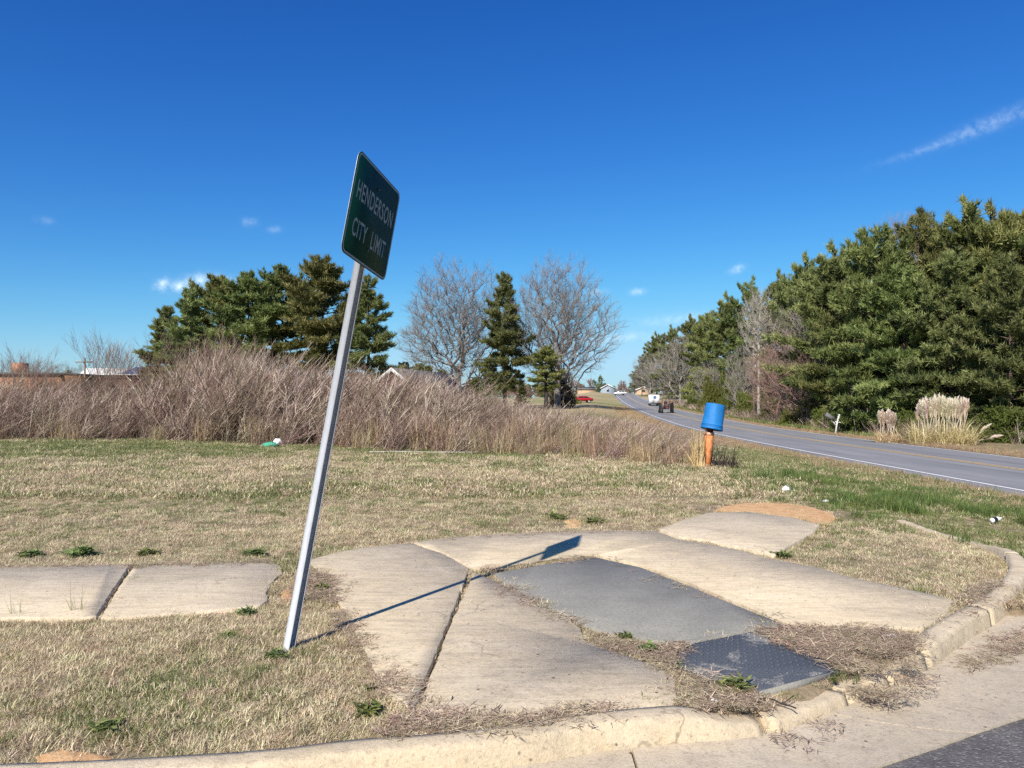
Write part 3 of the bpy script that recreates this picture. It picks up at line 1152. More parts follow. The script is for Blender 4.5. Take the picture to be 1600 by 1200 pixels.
DZ = [([(1395, 1056), (1440, 1036), (1455, 1042), (1400, 1072), (1345, 1076), (1330, 1062)], 420, -.055),
      ([(1236, 984), (1300, 981), (1395, 988), (1432, 998), (1420, 1020), (1440, 1040), (1395, 1056), (1345, 1050), (1300, 1036), (1262, 1022), (1225, 1000), (1200, 988)], 560, .012),
      ([(915, 992), (950, 995), (1040, 1006), (1078, 1008), (1048, 1030), (1064, 1052), (1110, 1062), (1180, 1084), (1190, 1105), (1120, 1106), (1070, 1100), (1068, 1064), (1012, 1036), (942, 1012)], 270, .004),
      ([(600, 1148), (640, 1120), (700, 1116), (800, 1124), (930, 1112), (1000, 1107), (930, 1119), (800, 1139), (690, 1150)], 420, .012),
      ([(440, 940), (480, 890), (520, 905), (545, 960), (590, 1030), (650, 1070), (650, 1110), (600, 1075), (555, 1000), (510, 930)], 420, .012),
      ([(1440, 985), (1478, 962), (1520, 945), (1500, 935), (1560, 905), (1570, 915), (1525, 950), (1485, 966)], 300, .01),
      ([(1520, 985), (1600, 955), (1640, 960), (1640, 990), (1560, 1000), (1490, 1015)], 300, -.115),
      ([(1195, 1122), (1215, 1110), (1330, 1088), (1360, 1095), (1240, 1124)], 60, -.1),
      ([(640, 851), (740, 838), (890, 830), (1030, 829), (1025, 834), (890, 835), (700, 845)], 160, .006),
      ([(0, 886), (200, 882), (425, 875), (425, 879), (200, 887), (0, 891)], 200, .006),
      ([(738, 890), (930, 868), (935, 873), (745, 896)], 60, .012), ([(780, 905), (905, 978), (915, 990), (775, 912)], 180, .006),
      ([(930, 868), (1220, 972), (1232, 978), (975, 886)], 50, .01)]


def in_straw(x, y):
    r_ = np.zeros(x.shape, bool)
    for pts, _, _ in [DZ[q] for q in (0, 1, 2, 6)]:
        r_ |= pip(x, y, np.array([gp(*p) for p in pts]))
    return r_


XS, YS = [], []
for (a_, b_, dn) in [(2.6, 6.0, 430), (6.0, 9.0, 260), (9.0, 12.5, 150)]:
    x, y = sample(a_, b_, dn); XS.append(x); YS.append(y)
x = np.concatenate(XS); y = np.concatenate(YS)
enc = .008 + .07 * (vnoise(x, y, 2.5, 9) - .55)      # grass creeping over the slab edges
ok = ~on_hard(x, y, .022) & ~(near_kerb(x, y, .10) & (y < 7.6 + .5 * vnoise(x, y, 4, 12))) & (rng.uniform(size=x.size) > bare(x, y) * .80)
ok &= ~(in_straw(x, y) & (rng.uniform(size=x.size) < .93))
x, y = x[ok], y[ok]
EX, EY = [], []
for key in ('w0', 'w1', 'w2', 'A', 'B', 'C', 'D'):
    Q = POLY[key]
    if tri_area(Q) < 0: Q = Q[::-1]
    for i in range(len(Q)):
        a_, b_ = Q[i], Q[(i + 1) % len(Q)]
        if a_[0] < -8: continue
        t_ = b_ - a_; L_ = np.linalg.norm(t_); t_ = t_ / (L_ + 1e-9); n_ = np.array([t_[1], -t_[0]])
        k_ = rng.poisson(L_ * 75)
        for _ in range(k_):
            p = a_ + (b_ - a_) * rng.uniform()
            nz = vnoise(p[0], p[1], 3.0, 95) + .5 * vnoise(p[0], p[1], 9, 96)
            if nz < .62: continue
            q = p - n_ * rng.uniform(-.05, .12 * (nz - .58) / .5)
            EX.append((q[0], q[1], p[0] + n_[0] * .12, p[1] + n_[1] * .12))
EX = np.array(EX)
tst = np.zeros(len(EX), bool)
for Q in hard:
    tst |= pip(EX[:, 2], EX[:, 3], Q)
EX = EX[~tst & ~near_kerb(EX[:, 0], EX[:, 1], .12)]
x = np.concatenate([x, EX[:, 0]]); y = np.concatenate([y, EX[:, 1]])
gs = green_share(x, y)
isg = rng.uniform(size=x.size) < gs * .72
z = terrain(x, y)


def put(name, sel, col, label, nv, smin, smax, tilt=.12, sink=.0):
    n = int(sel.sum())
    P = np.column_stack([x[sel], y[sel], z[sel] + sink])
    s = rng.uniform(smin, smax, n) * (.75 + .5 * vnoise(P[:, 0], P[:, 1], .9, 77))
    if name == 'grass_debris':
        s = np.column_stack([s, s, s * .38])
    return scatter(name, P, ident(P, tilt), s, col, label, nv)


put('lawn_grass_dry', ~isg, col_dn, 'short dry straw coloured lawn grass round the pavement', 6, .65, 1.2)
put('lawn_grass_green', isg, col_gn, 'short green grass mixed into the dry lawn near the pavement', 5, .7, 1.3)
# far lawn
x, y = sample(12.0, 34, 62, 4)
bare_f = bare(x, y)
ok = (rng.uniform(size=x.size) > bare_f * .9) & ~on_hard(x, y, -.02)
x, y = x[ok], y[ok]; z = terrain(x, y)
gs = green_share(x, y)
isg = rng.uniform(size=x.size) < gs * .8
put('field_grass_dry', ~isg, col_df, 'short dry tan grass of the far lawn before the brush', 5, .7, 1.3)
put('field_grass_green', isg, col_gf, 'short green grass of the far lawn before the brush', 5, .7, 1.3)

# tall verge grass: green clumps right of the lawn, tan along the road
tall_g = [blades_mesh('tall_green', 60, .16, .10, .28, .009, .45, .5, 80 + s, seg=3) for s in range(4)]
tall_t = [blades_mesh('tall_tan', 60, .2, .12, .38, .009, .5, .5, 90 + s, seg=3) for s in range(4)]
col_tg = proto_collection('tall_green', tall_g, MATS['grass_lush'])
col_tt = proto_collection('tall_tan', tall_t, MATS['brush_tan'])
n = 26000
y = rng.uniform(6.5, 20, n); x = rng.uniform(3.5, 12, n)
w = vnoise(x, y, .6, 55) * .75 + .45 * vnoise(x, y, 1.9, 56)
band = np.exp(-((x - (7.3 + .05 * (y - 10))) / 1.9) ** 2) * smooth(7.5, 9.5, y) * (1 - smooth(15, 19, y)) + .9 * smooth(5.1, 5.5, x) * (1 - smooth(6.8, 8.4, x)) * (y < 11)
inside = pip(x, y, np.vstack([kb[350:], [(2.5, 10.5), (2.0, 5)]]))
ok = (w > .64) & (rng.uniform(size=n) < band * .5) & ~on_hard(x, y, -.05) & (y > street_edge(x) + .15) & ~(near_kerb(x, y, .12) & (y < 7.8))
ok &= ~(pip(x, y, [(1.8, 5.0), (3.2, 5.2), (4.4, 6.6), (4.9, 7.5), (5.2, 9.2), (4.5, 10.2), (2.5, 9.0)]))
ok &= rng.uniform(size=n) > bare(x, y)
x, y = x[ok], y[ok]; z = terrain(x, y)
put('verge_grass_green', np.ones(x.size, bool), col_tg, 'lush green tufts of taller grass on the verge', 4, .45, 1.0)
# tan: both road verges far out, and feet of the brush
YS2 = rng.uniform(13, 150, 16000)
side = rng.uniform(size=16000)
off_ = np.where(side < .55, -1.0 - rng.exponential(1.1, 16000), ROADW + .35 + rng.exponential(.8, 16000))
x = road_x(YS2) + off_; y = YS2
ok = np.abs(x) < .75 * y + 4
ok &= ~((off_ < 0) & (y < 24) & (rng.uniform(size=16000) < .55))
x, y = x[ok], y[ok]; z = terrain(x, y)
put('verge_grass_tan', np.ones(x.size, bool), col_tt, 'dry tan grass fringing both edges of the road', 4, .28, .7)

# ------------------------------------------------------------------ dead grass debris lying on the ramp
deb = [blades_mesh('debris_clump', 40, .10, .02, .10, .0044, 1.56, .05, 120 + s, seg=2) for s in range(5)]
col_de = proto_collection('debris', deb, MATS['debris'])
X_, Y_, Z_ = [], [], []
for pts, dn, zz_ in DZ:
    Q = np.array([gp(*p) for p in pts])
    lo, hi = Q.min(0), Q.max(0)
    n = int(dn * 1.7 * (hi[0] - lo[0]) * (hi[1] - lo[1]))
    px = rng.uniform(lo[0], hi[0], n); py = rng.uniform(lo[1], hi[1], n)
    k = pip(px, py, Q) & (vnoise(px, py, 3.5, 66) + .5 * vnoise(px, py, 13, 67) > .40)
    px = px + rng.normal(0, .035, n); py = py + rng.normal(0, .035, n)
    X_.append(px[k]); Y_.append(py[k]); Z_.append(np.full(k.sum(), zz_) + rng.uniform(-.004, .006, k.sum()))
x, y, z = map(np.concatenate, (X_, Y_, Z_))
put('grass_debris', np.ones(x.size, bool), col_de, 'dead grass and straw washed onto the ramp and gutter', 5, .5, 1.3, .05)

# ------------------------------------------------------------------ the leaning sign
base = np.array([gp(452, 1010)[0], gp(452, 1010)[1], 0.0])
v = np.array([.16458737, .05327958, .98492248])
u = np.array([.16713413, .98259439, -.08108291])
u -= v * (u @ v); u /= np.linalg.norm(u)
nrm = np.cross(u, v)
RM = Matrix(((u[0], nrm[0] * -1, v[0]), (u[1], nrm[1] * -1, v[1]), (u[2], nrm[2] * -1, v[2])))   # local x along face, -y out of the face, z up the post
sign = empty('road_sign', tuple(base))
sign.rotation_euler = RM.to_euler()
tag(sign, 'leaning green metal city limit sign on a square steel post', 'sign')
TB, SW, SH = 2.385, .776, .62
m = MB()
w = .0255
z0, z1 = -.35, TB + SH * .72
th_, lip = .004, .0055
ring = [(-w + lip, -w), (-w, -w), (-w, w), (w, w), (w, -w), (w - lip, -w), (w - lip, -w + th_), (w - th_, -w + th_), (w - th_, w - th_), (-w + th_, w - th_), (-w + th_, -w + th_), (-w + lip, -w + th_)]
nr = len(ring)
V = [(a_, b_, z_) for z_ in (z0, z1) for a_, b_ in ring]
m.add(V, [(i, nr + i, nr + (i + 1) % nr, (i + 1) % nr) for i in range(nr)] + [tuple(range(nr, 2 * nr))])
sp_ = m.build('post', MATS['galvanised'], sign); sp_.rotation_euler = (0, 0, R(-22))


def rrect(w_, h_, r_, n=6):
    P = []
    for cx, cz, a0 in ((w_ / 2 - r_, h_ / 2 - r_, 0), (-w_ / 2 + r_, h_ / 2 - r_, 90), (-w_ / 2 + r_, -h_ / 2 + r_, 180), (w_ / 2 - r_, -h_ / 2 + r_, 270)):
        for k in range(n + 1):
            a = R(a0 + 90 * k / n); P.append((cx + r_ * math.cos(a), cz + r_ * math.sin(a)))
    return np.array(P)


def plate(P, y0, y1, cz, mat, name, parent):
    n = len(P)
    V = [(p[0], y, p[1] + cz) for y in (y0, y1) for p in P]
    F = [tuple(range(n)), tuple(range(n, 2 * n))[::-1]] + [(i, n + i, n + (i + 1) % n, (i + 1) % n) for i in range(n)]
    m = MB(); m.add(V, F)
    return m.build(name, MATS[mat], parent)


CZ = TB + SH / 2
panel = plate(rrect(SW, SH, .055), -.0345, -.031, CZ, 'sign_green', 'panel', sign)
bk = plate(rrect(SW - .001, SH - .001, .0545), -.0308, -.0285, CZ, 'aluminium', 'back_sheet', panel)
# white border, a rounded ring standing a hair proud
Po, Pi = rrect(SW - .012, SH - .012, .050), rrect(SW - .036, SH - .036, .040)
n = len(Po)
m = MB()
V = [(p[0], -.0352, p[1] + CZ) for p in Po] + [(p[0], -.0352, p[1] + CZ) for p in Pi]
m.add(V, [(i, (i + 1) % n, n + (i + 1) % n, n + i) for i in range(n)])
m.build('border', MATS['sign_white'], panel)


def lettering(txt, width, height, cx, cz):
    cu = bpy.data.curves.new('lettering', 'FONT')
    cu.body = txt; cu.align_x = 'CENTER'; cu.align_y = 'CENTER'; cu.space_character = 1.12; cu.offset = .012
    to = bpy.data.objects.new('t', cu); C.objects.link(to)
    bpy.context.view_layer.update()
    me = bpy.data.meshes.new_from_object(to.evaluated_get(bpy.context.evaluated_depsgraph_get()))
    bpy.data.objects.remove(to)
    co = np.zeros(len(me.vertices) * 3); me.vertices.foreach_get('co', co); co = co.reshape(-1, 3)
    lo, hi = co.min(0), co.max(0)
    q = np.zeros_like(co)
    q[:, 0] = (co[:, 0] - (lo[0] + hi[0]) / 2) / (hi[0] - lo[0]) * width + cx
    q[:, 2] = (co[:, 1] - (lo[1] + hi[1]) / 2) / (hi[1] - lo[1]) * height + cz
    q[:, 1] = -.0353
    me.vertices.foreach_set('co', q.ravel()); me.update()
    me.materials.clear()
    o = obj('lettering', me, MATS['sign_white'], panel)
    return o


lettering('HENDERSON', .64, .112, 0.0, CZ + SH * .5 - SH * .345)
lettering('CITY', .235, .112, -.175, CZ + SH * .5 - SH * .70)
lettering('LIMIT', .26, .112, .155, CZ + SH * .5 - SH * .70)
for zz_ in (CZ + .20, CZ - .20):
    m = MB()
    V = []
    for r_, y_ in ((.011, -.0346), (.011, -.040), (.007, -.042)):
        V += [(r_ * math.cos(k * math.pi / 3), y_, zz_ + r_ * math.sin(k * math.pi / 3)) for k in range(6)]
    F = [(a * 6 + i, a * 6 + (i + 1) % 6, a * 6 + 6 + (i + 1) % 6, a * 6 + 6 + i) for a in range(2) for i in range(6)] + [tuple(range(12, 18))]
    m.add(V, F); m.build('bolt', MATS['dark_metal'], panel)

# ------------------------------------------------------------------ bucket on the orange post
bxp, byp, bzp = gt(1105, 731)
DB = byp
pm = DB / FPX                       # metres per photo pixel here
post = empty('marker_post', (bxp, byp, bzp))
tag(post, 'orange painted marker post with a pale strap, under a blue bucket', 'post')
ang = R(28)
ln_ = np.array([.06, 0, 1.0])
m = MB()
PH = 64 * pm
wv = .085


def leanbox(m, cx, cy, w_, d_, z0, z1, rz=ang):
    V = []
    for z in (z0, z1):
        for a, b in ((-1, -1), (1, -1), (1, 1), (-1, 1)):
            lx, ly = a * w_ / 2, b * d_ / 2
            V.append((cx + lx * math.cos(rz) - ly * math.sin(rz) + ln_[0] * z, cy + lx * math.sin(rz) + ly * math.cos(rz), z))
    m.add(V, [(0, 3, 2, 1), (4, 5, 6, 7), (0, 1, 5, 4), (1, 2, 6, 5), (2, 3, 7, 6), (3, 0, 4, 7)])


leanbox(m, 0, 0, .15, .15, -.1, PH * .86)
m.build('shaft', MATS['post_orange'], post)
m = MB(); leanbox(m, 0, 0, .13, .13, PH * .861, PH * 1.1); m.build('neck', MATS['post_dark_red'], post)
m = MB(); leanbox(m, 0, 0, .165, .165, PH * .80, PH * .865); m.build('strap', MATS['post_pale_orange'], post)
for sx in (-1, 1):
    m = MB()
    p0 = np.array([sx * .075 * math.cos(ang), sx * .075 * math.sin(ang), PH * .82]); p1 = np.array([sx * .125 * math.cos(ang), sx * .125 * math.sin(ang), PH * 1.02])
    p0[0] += .06 * p0[2]; p1[0] += .06 * p1[2]
    m.tube([p0, p1], .022, 6); m.build('bracket', MATS['post_pale_orange'], post)
# bucket (upside down): slightly flared to its rim at the bottom
bucket = empty('bucket', (bxp + .06 * PH + .045, byp, bzp + PH * .93))
bucket.rotation_euler = (R(-4), R(11), 0)
tag(bucket, 'blue plastic bucket turned upside down on the orange post', 'bucket')
BH, BR = 40 * pm, 16.5 * pm
m = MB()
m.lathe([(BR * .93, .02), (BR * 1.03, 0), (BR * 1.05, .012), (BR * 1.045, .045), (BR * .985, .06), (BR * .965, BH * .32), (BR * .955, BH * .335), (BR * .945, BH * .62), (BR * .93, BH * .64), (BR * .905, BH * .94), (BR * .89, BH * .985), (BR * .86, BH), (BR * .80, BH), (BR * .78, BH - .02)], 40)
m.build('shell', MATS['bucket_blue'], bucket, True)
m = MB()
for z_ in (BH * .12, BH * .17):
    an = np.linspace(0, 2 * math.pi, 41)
    m.tube(np.stack([BR * .99 * np.cos(an), BR * .99 * np.sin(an), np.full(41, z_)], 1), .008, 5, cap=False)
m.build('ridge', MATS['bucket_blue'], bucket, True)
m = MB()
V = []; a0, a1 = R(-32), R(-8)
for z_ in (BH * .40, BH * .66):
    for k in range(9):
        a = a0 + (a1 - a0) * k / 8
        V.append((BR * .972 * math.cos(a), BR * .972 * math.sin(a), z_))
m.add(V, [(k, k + 1, 10 + k, 9 + k) for k in range(8)])
m.build('sticker', MATS['bucket_label'], bucket)
# dry reed-like leaves and dark weed beside the post
me = blades_mesh('dry_leaves', 110, .17, .6, 1.05, .036, .10, .12, 301, seg=4)
o = obj('dry_reed', me, MATS['cattail_leaf'], None, (bxp - .22, byp - .05, bzp)); tag(o, 'dry straw coloured reed clump left of the orange post', 'reed')
me = blades_mesh('dark_stalks', 160, .35, .25, .75, .016, .5, .5, 302, seg=3)
o = obj('dead_weed', me, MATS['dark_weed'], None, (bxp + .42, byp + .15, bzp)); tag(o, 'dark dead weed right of the orange post', 'weed')

# ------------------------------------------------------------------ brush: one thicket of bare stems
def brush_mesh(name, seed, nst, H, lean_x, spread, r0=.009):
    r = np.random.default_rng(seed)
    m = MB()
    for i in range(nst):
        b = np.array([r.uniform(-spread, spread), r.uniform(-spread, spread), -.05])
        L = H * r.uniform(.55, 1.08)
        lx = r.normal(lean_x, .45); ly = r.normal(-.05, .35)
        bend = r.normal(.08, .16)
        K = 6
        pts = []
        for k in range(K):
            t = k / (K - 1)
            pts.append(b + L * np.array([lx * t + bend * t * t * .5, ly * t, t * (1 - .12 * abs(lx))]) + np.array([r.normal(0, .006), r.normal(0, .006), 0]))
        pts = np.array(pts)
        a = float(np.clip(r.normal(.46, .34), 0, 1)); r1 = r0 * float(np.clip(r.lognormal(-.2, .5), .35, 2.0))
        m.tube(pts, np.linspace(r1, r1 * .3, K), 3, a, cap=False)
        for q in range(r.integers(5, 9)):
            t = r.uniform(.25, .97)
            p = np.array([np.interp(t, np.linspace(0, 1, K), pts[:, c]) for c in range(3)])
            az = r.uniform(0, 6.283); l2 = L * r.uniform(.10, .26)
            d = np.array([.55 * math.cos(az) + lx * .6, .55 * math.sin(az), .8]); d /= np.linalg.norm(d)
            e = p + d * l2
            sd = np.cross(d, [0, 1., .2]); sd /= np.linalg.norm(sd)
            ww = r0 * .34
            mid = (p + e) / 2 + np.array([r.normal(0, .03), r.normal(0, .03), .01])
            m.add([p - sd * ww, p + sd * ww, mid + sd * ww * .8, mid - sd * ww * .8, e], [(0, 1, 2, 3), (3, 2, 4)], float(np.clip(a + r.normal(0, .15), 0, 1)))
            for _ in range(2):
                az = r.uniform(0, 6.283); s_ = mid
                e3 = s_ + (d * .6 + np.array([.5 * math.cos(az), .5 * math.sin(az), .25])) * l2 * .5
                m.add([s_ - sd * ww * .6, s_ + sd * ww * .6, e3], [(0, 1, 2)], float(np.clip(a + r.normal(0, .15), 0, 1)))
    return m.mesh(name)


br_a = [brush_mesh('brush_lean', 400 + s, 15, 2.0, .85, .5, .015) for s in range(5)]
br_b = [brush_mesh('brush_up', 420 + s, 15, 2.0, .34, .5, .015) for s in range(5)]
tan_b = [blades_mesh('broom_sedge', 90, .28, .5, 1.0, .012, .28, .35, 440 + s, seg=3) for s in range(4)]
col_ba = proto_collection('brush_lean', br_a, MATS['brush_twigs'])
col_bb = proto_collection('brush_up', br_b, MATS['brush_twigs'])
col_bt = proto_collection('broom_sedge', tan_b, MATS['brush_tan'])
TOPX = [-400, 0, 110, 200, 235, 265, 320, 400, 450, 520, 600, 630, 655, 700, 800, 900, 1000, 1060, 1100]
TOPY = [590, 594, 603, 608, 586, 556, 540, 562, 576, 583, 582, 586, 602, 613, 629, 643, 658, 677, 704]
FRX = [-400, 0, 250, 420, 500, 600, 700, 850, 950, 1050, 1100]
FRY = [686, 690, 690, 698, 700, 706, 712, 716, 724, 734, 722]


def brush_points(n, y0, y1):
    y = rng.uniform(y0, y1, n); x = rng.uniform(-34, 12, n)
    px = 800 + FPX * x / y
    front_ = 1.5 * FPX / (np.interp(px, FRX, FRY) - 626)
    ok = (px < 1095) & (px > -320) & (y > front_ + rng.normal(.3, .35, n)) & (x < road_x(y) - 3.2)
    x, y, px = x[ok], y[ok], px[ok]
    z = terrain(x, y)
    hgt = EYE + (626 - np.interp(px, TOPX, TOPY)) / FPX * y - z
    fr = 1.5 * FPX / (np.interp(px, FRX, FRY) - 626)
    ramp_ = np.clip(.35 + .65 * (y - fr) / 2.2, .3, 1)
    return x, y, z, px, hgt * ramp_


x, y, z, px, hh = brush_points(7000, 15.5, 40)
k = (rng.uniform(size=x.size) < np.where(y < 32, 1.0, .5)) & (vnoise(x, y, .55, 44) + .5 * vnoise(x, y, 1.7, 45) > .38)
x, y, z, px, hh = x[k], y[k], z[k], px[k], hh[k]
hh = np.clip(hh, .5, 4.6) * rng.uniform(.55, 1.10, x.size)
leany = rng.uniform(size=x.size) < np.interp(px, [0, 250, 500, 1100], [.85, .5, .35, .25])
sed = rng.uniform(size=x.size) < np.interp(px, [0, 300, 600, 850, 1000, 1100], [.10, .12, .2, .42, .6, .8])


def put2(name, sel, col, nv, proto_h, label, yaw):
    n = int(sel.sum())
    P = np.column_stack([x[sel], y[sel], z[sel]])
    s = np.maximum(hh[sel] / proto_h, .25)
    sc_ = np.column_stack([np.clip(s, .45, 1.35), np.clip(s, .45, 1.35), s])
    rot = np.column_stack([rng.normal(0, .05, n), rng.normal(0, .08, n), rng.normal(0, yaw, n)])
    scatter(name, P, rot, sc_, col, label, nv)


put2('brush_thicket', leany & ~sed, col_ba, 5, 1.92, 'tangle of grey brown dead stems leaning right on the left', .35)
put2('brush_thicket', ~leany & ~sed, col_bb, 5, 2.0, 'upright pinkish brown thicket of dead stems behind the lawn', .5)
hh = np.minimum(hh, 1.3)
put2('broom_sedge', sed, col_bt, 4, .95, 'tan broom sedge grass mixed into the dead brush', 3.0)
# tall thin wisps standing above the thicket on the left
# low green weeds and small brush on the far side verge
# ------------------------------------------------------------------ trees
def needle_tufts(m, P, D, size, nn, r, vals, width=.16):
    """P points, D directions: spiky needle tufts"""
    n = len(P)
    dirs = D[:, None] * .75 + r.normal(0, .62, (n, nn, 3)) + np.array([0, 0, .28])
    dirs /= np.linalg.norm(dirs, axis=2)[..., None]
    L = size * r.uniform(.6, 1.15, (n, nn))
    side_ = np.cross(dirs, r.normal(0, 1, (n, nn, 3)))
    side_ /= np.linalg.norm(side_, axis=2)[..., None] + 1e-9
    b = P[:, None] + r.normal(0, size * .12, (n, nn, 3))
    w_ = (size * width * .5)
    V = np.stack([b - side_ * w_, b + side_ * w_, b + dirs * L[..., None]], 2).reshape(-1, 3)
    F = np.arange(n * nn * 3).reshape(-1, 3)
    a = np.clip(np.repeat(vals, nn) + r.normal(0, .13, n * nn), 0, 1)
    m.add(V, F.tolist(), a.tolist())


def pine_meshes(seed, H, crown0, width, shape='cone', dens_=1.0, tuft=.34, nn=9):
    r = np.random.default_rng(seed)
    tr, cr = MB(), MB()
    K = 9
    wob = np.cumsum(r.normal(0, .06, (K, 2)), 0)
    tp = np.column_stack([wob, np.linspace(-.3, H * .97, K)])
    tr.tube(tp, np.linspace(.018 * H, .02, K), 8)
    PP, DD, VV = [], [], []

    def add_spray(p, d, L, val, depth):
        # a bough: tufts along it, side boughs
        K2 = max(3, int(L / .32 * dens_))
        droop = r.normal(-.05, .08)
        for q in range(K2):
            t = (q + .6) / K2
            if depth == 0 and t < .28: continue
            pp = p + d * L * t + np.array([0, 0, (droop * t * t + .10 * t * t) * L]) + r.normal(0, .07, 3)
            PP.append(pp); DD.append(d + np.array([0, 0, .35 * t])); VV.append(val + r.normal(0, .12) + .12 * (t - .5))
            if depth < 1 and L > .7 and r.uniform() < .92:
                for sg in (-1, 1):
                    a = sg * r.uniform(.6, 1.15)
                    d2 = np.array([d[0] * math.cos(a) - d[1] * math.sin(a), d[0] * math.sin(a) + d[1] * math.cos(a), d[2] + r.uniform(.0, .25)])
                    add_spray(pp, d2 / np.linalg.norm(d2), L * r.uniform(.22, .42) * (1.15 - .5 * t), val + r.normal(0, .1), depth + 1)
    z_ = crown0 * H
    while z_ < H * .985:
        t = (z_ - crown0 * H) / (H * (1 - crown0))
        if shape == 'cone':
            wr = width * ((1 - t) ** .75 * .97 + .05) * (.65 + .35 * min(1, t * 5))
        elif shape == 'dome':
            wr = width * (max(0.0, 1 - t ** 2.2) ** .8 * .95 + .08) * (.75 + .25 * min(1, t * 4))
        elif shape == 'round':
            wr = width * (math.sin(math.pi * min(1, .18 + .80 * t)) ** .8 + .05)
        else:
            wr = width * (.55 + .45 * math.sin(math.pi * (.15 + .8 * t))) * (1 - t ** 4 * .6)
        nb = r.integers(4, 6) if t < .9 else 3
        a0 = r.uniform(0, 6.283)
        for b in range(nb):
            a = a0 + b * 6.283 / nb + r.normal(0, .25)
            L = wr * r.uniform(.45, 1.2)
            el = np.interp(t, [0, .4, .8, 1], [-.10, .12, .55, 1.1]) + r.normal(0, .1)
            d = np.array([math.cos(a) * math.cos(el), math.sin(a) * math.cos(el), math.sin(el)])
            p0 = np.array([np.interp(z_, tp[:, 2], tp[:, 0]), np.interp(z_, tp[:, 2], tp[:, 1]), z_ + r.normal(0, .1)])
            if L > .8:
                tr.tube([p0, p0 + d * L * .5, p0 + d * L * .85 + np.array([0, 0, .05 * L])], [max(.02, .03 * L * .5), .02, .008], 4, cap=False)
            add_spray(p0, d, L, r.uniform(.3, .7), 0)
        z_ += H * (1 - crown0) * r.uniform(.035, .058) / max(.6, dens_)
    # leader
    PP.append(np.array([tp[-1, 0], tp[-1, 1], H * .98])); DD.append(np.array([0, 0, 1.])); VV.append(.6)
    needle_tufts(cr, np.array(PP), np.array(DD), tuft, nn, r, np.array(VV), .2)
    return tr.mesh('trunk'), cr.mesh('crown'), len(PP)


def make_tree(name, tm, cm, bmat, fmat, X, Y, H, proto_h, rz, label, group, cat='tree', wide=1.0, sub=('trunk', 'crown')):
    z0 = float(terrain(X, Y))
    o = empty(name, (X, Y, z0), rz)
    s = H / proto_h
    o.scale = (s * wide, s * wide, s)
    tag(o, label, cat, group)
    obj(sub[0], tm, bmat, o)
    if cm is not None:
        obj(sub[1], cm, fmat, o)
    return o


PV = []
for i, (H, c0, w_, shp, dn) in enumerate([(13, .04, 4.1, 'dome', 1.0), (13, .06, 4.0, 'col', .95), (13, .02, 4.3, 'dome', .95), (13, .10, 3.9, 'round', 1.0)]):
    PV.append(pine_meshes(500 + i, H, c0, w_, shp, dn * 1.12, .46, 12))
TV = []
for i, (H, c0, w_, shp, dn) in enumerate([(18, .28, 4.8, 'round', .92), (18, .33, 4.5, 'round', .9), (18, .16, 5.0, 'cone', .95)]):
    TV.append(pine_meshes(540 + i, H, c0, w_, shp, dn, .64, 11))
print('pine tufts', [p[2] for p in PV + TV])


def bare_tree(seed, H, spread, levels=5, up=.55, n0=5, r0=.35, twig=.02, fork=.3, density=1.0, mul=None):
    r = np.random.default_rng(seed)
    m = MB()
    cnt = [0]

    def branch(p, d, L, rad, lev):
        K = 5 if lev < 2 else (4 if lev < 4 else 3)
        pts = [p]; q = p; dd = d
        for k in range(K - 1):
            dd = dd + r.normal(0, .07 + .03 * lev, 3) + np.array([0, 0, up * .16])
            dd = dd / np.linalg.norm(dd)
            q = q + dd * L / (K - 1); pts.append(q)
        pts = np.array(pts)
        m.tube(pts, np.linspace(rad, max(twig * .5, rad * .5), K), 7 if lev == 0 else (4 if lev < 3 else 3), .5, cap=False)
        cnt[0] += 1
        if lev >= levels:
            return
        nc = mul[lev] if mul else [n0, 7, 6, 5, 4, 3][lev]
        nc = max(2, int(round(nc * density * r.uniform(.8, 1.2))))
        for c in range(nc):
            t = r.uniform(fork if lev == 0 else .25, 1.0) if c else 1.0
            f = t * (K - 1); i0 = min(int(f), K - 2)
            pp = pts[i0] + (pts[i0 + 1] - pts[i0]) * (f - i0)
            dl = pts[i0 + 1] - pts[i0]; dl /= np.linalg.norm(dl)
            az = r.uniform(0, 6.283)
            th = r.uniform(.35, .85) * spread if c else r.uniform(0, .25)
            ref = np.array([0, 0, 1.]) if abs(dl[2]) < .9 else np.array([1., 0, 0])
            b = np.cross(dl, ref); b /= np.linalg.norm(b); e = np.cross(dl, b)
            nd = dl * math.cos(th) + (b * math.cos(az) + e * math.sin(az)) * math.sin(th)
            nd[2] = nd[2] * .8 + .12
            nd /= np.linalg.norm(nd)
            branch(pp, nd, L * r.uniform(.42, .68) * (1.15 - .35 * t if lev == 0 else 1), max(twig, rad * r.uniform(.4, .6) * (1.1 - .4 * t)), lev + 1)
    branch(np.array([0, 0, -.2]), np.array([0, 0, 1.]), H * .52, r0, 0)
    me = m.mesh('trunk')
    co = np.zeros(len(me.vertices) * 3); me.vertices.foreach_get('co', co); co = co.reshape(-1, 3)
    co[:, 2] *= H / co[:, 2].max()
    me.vertices.foreach_set('co', co.ravel()); me.update()
    return me, cnt[0]


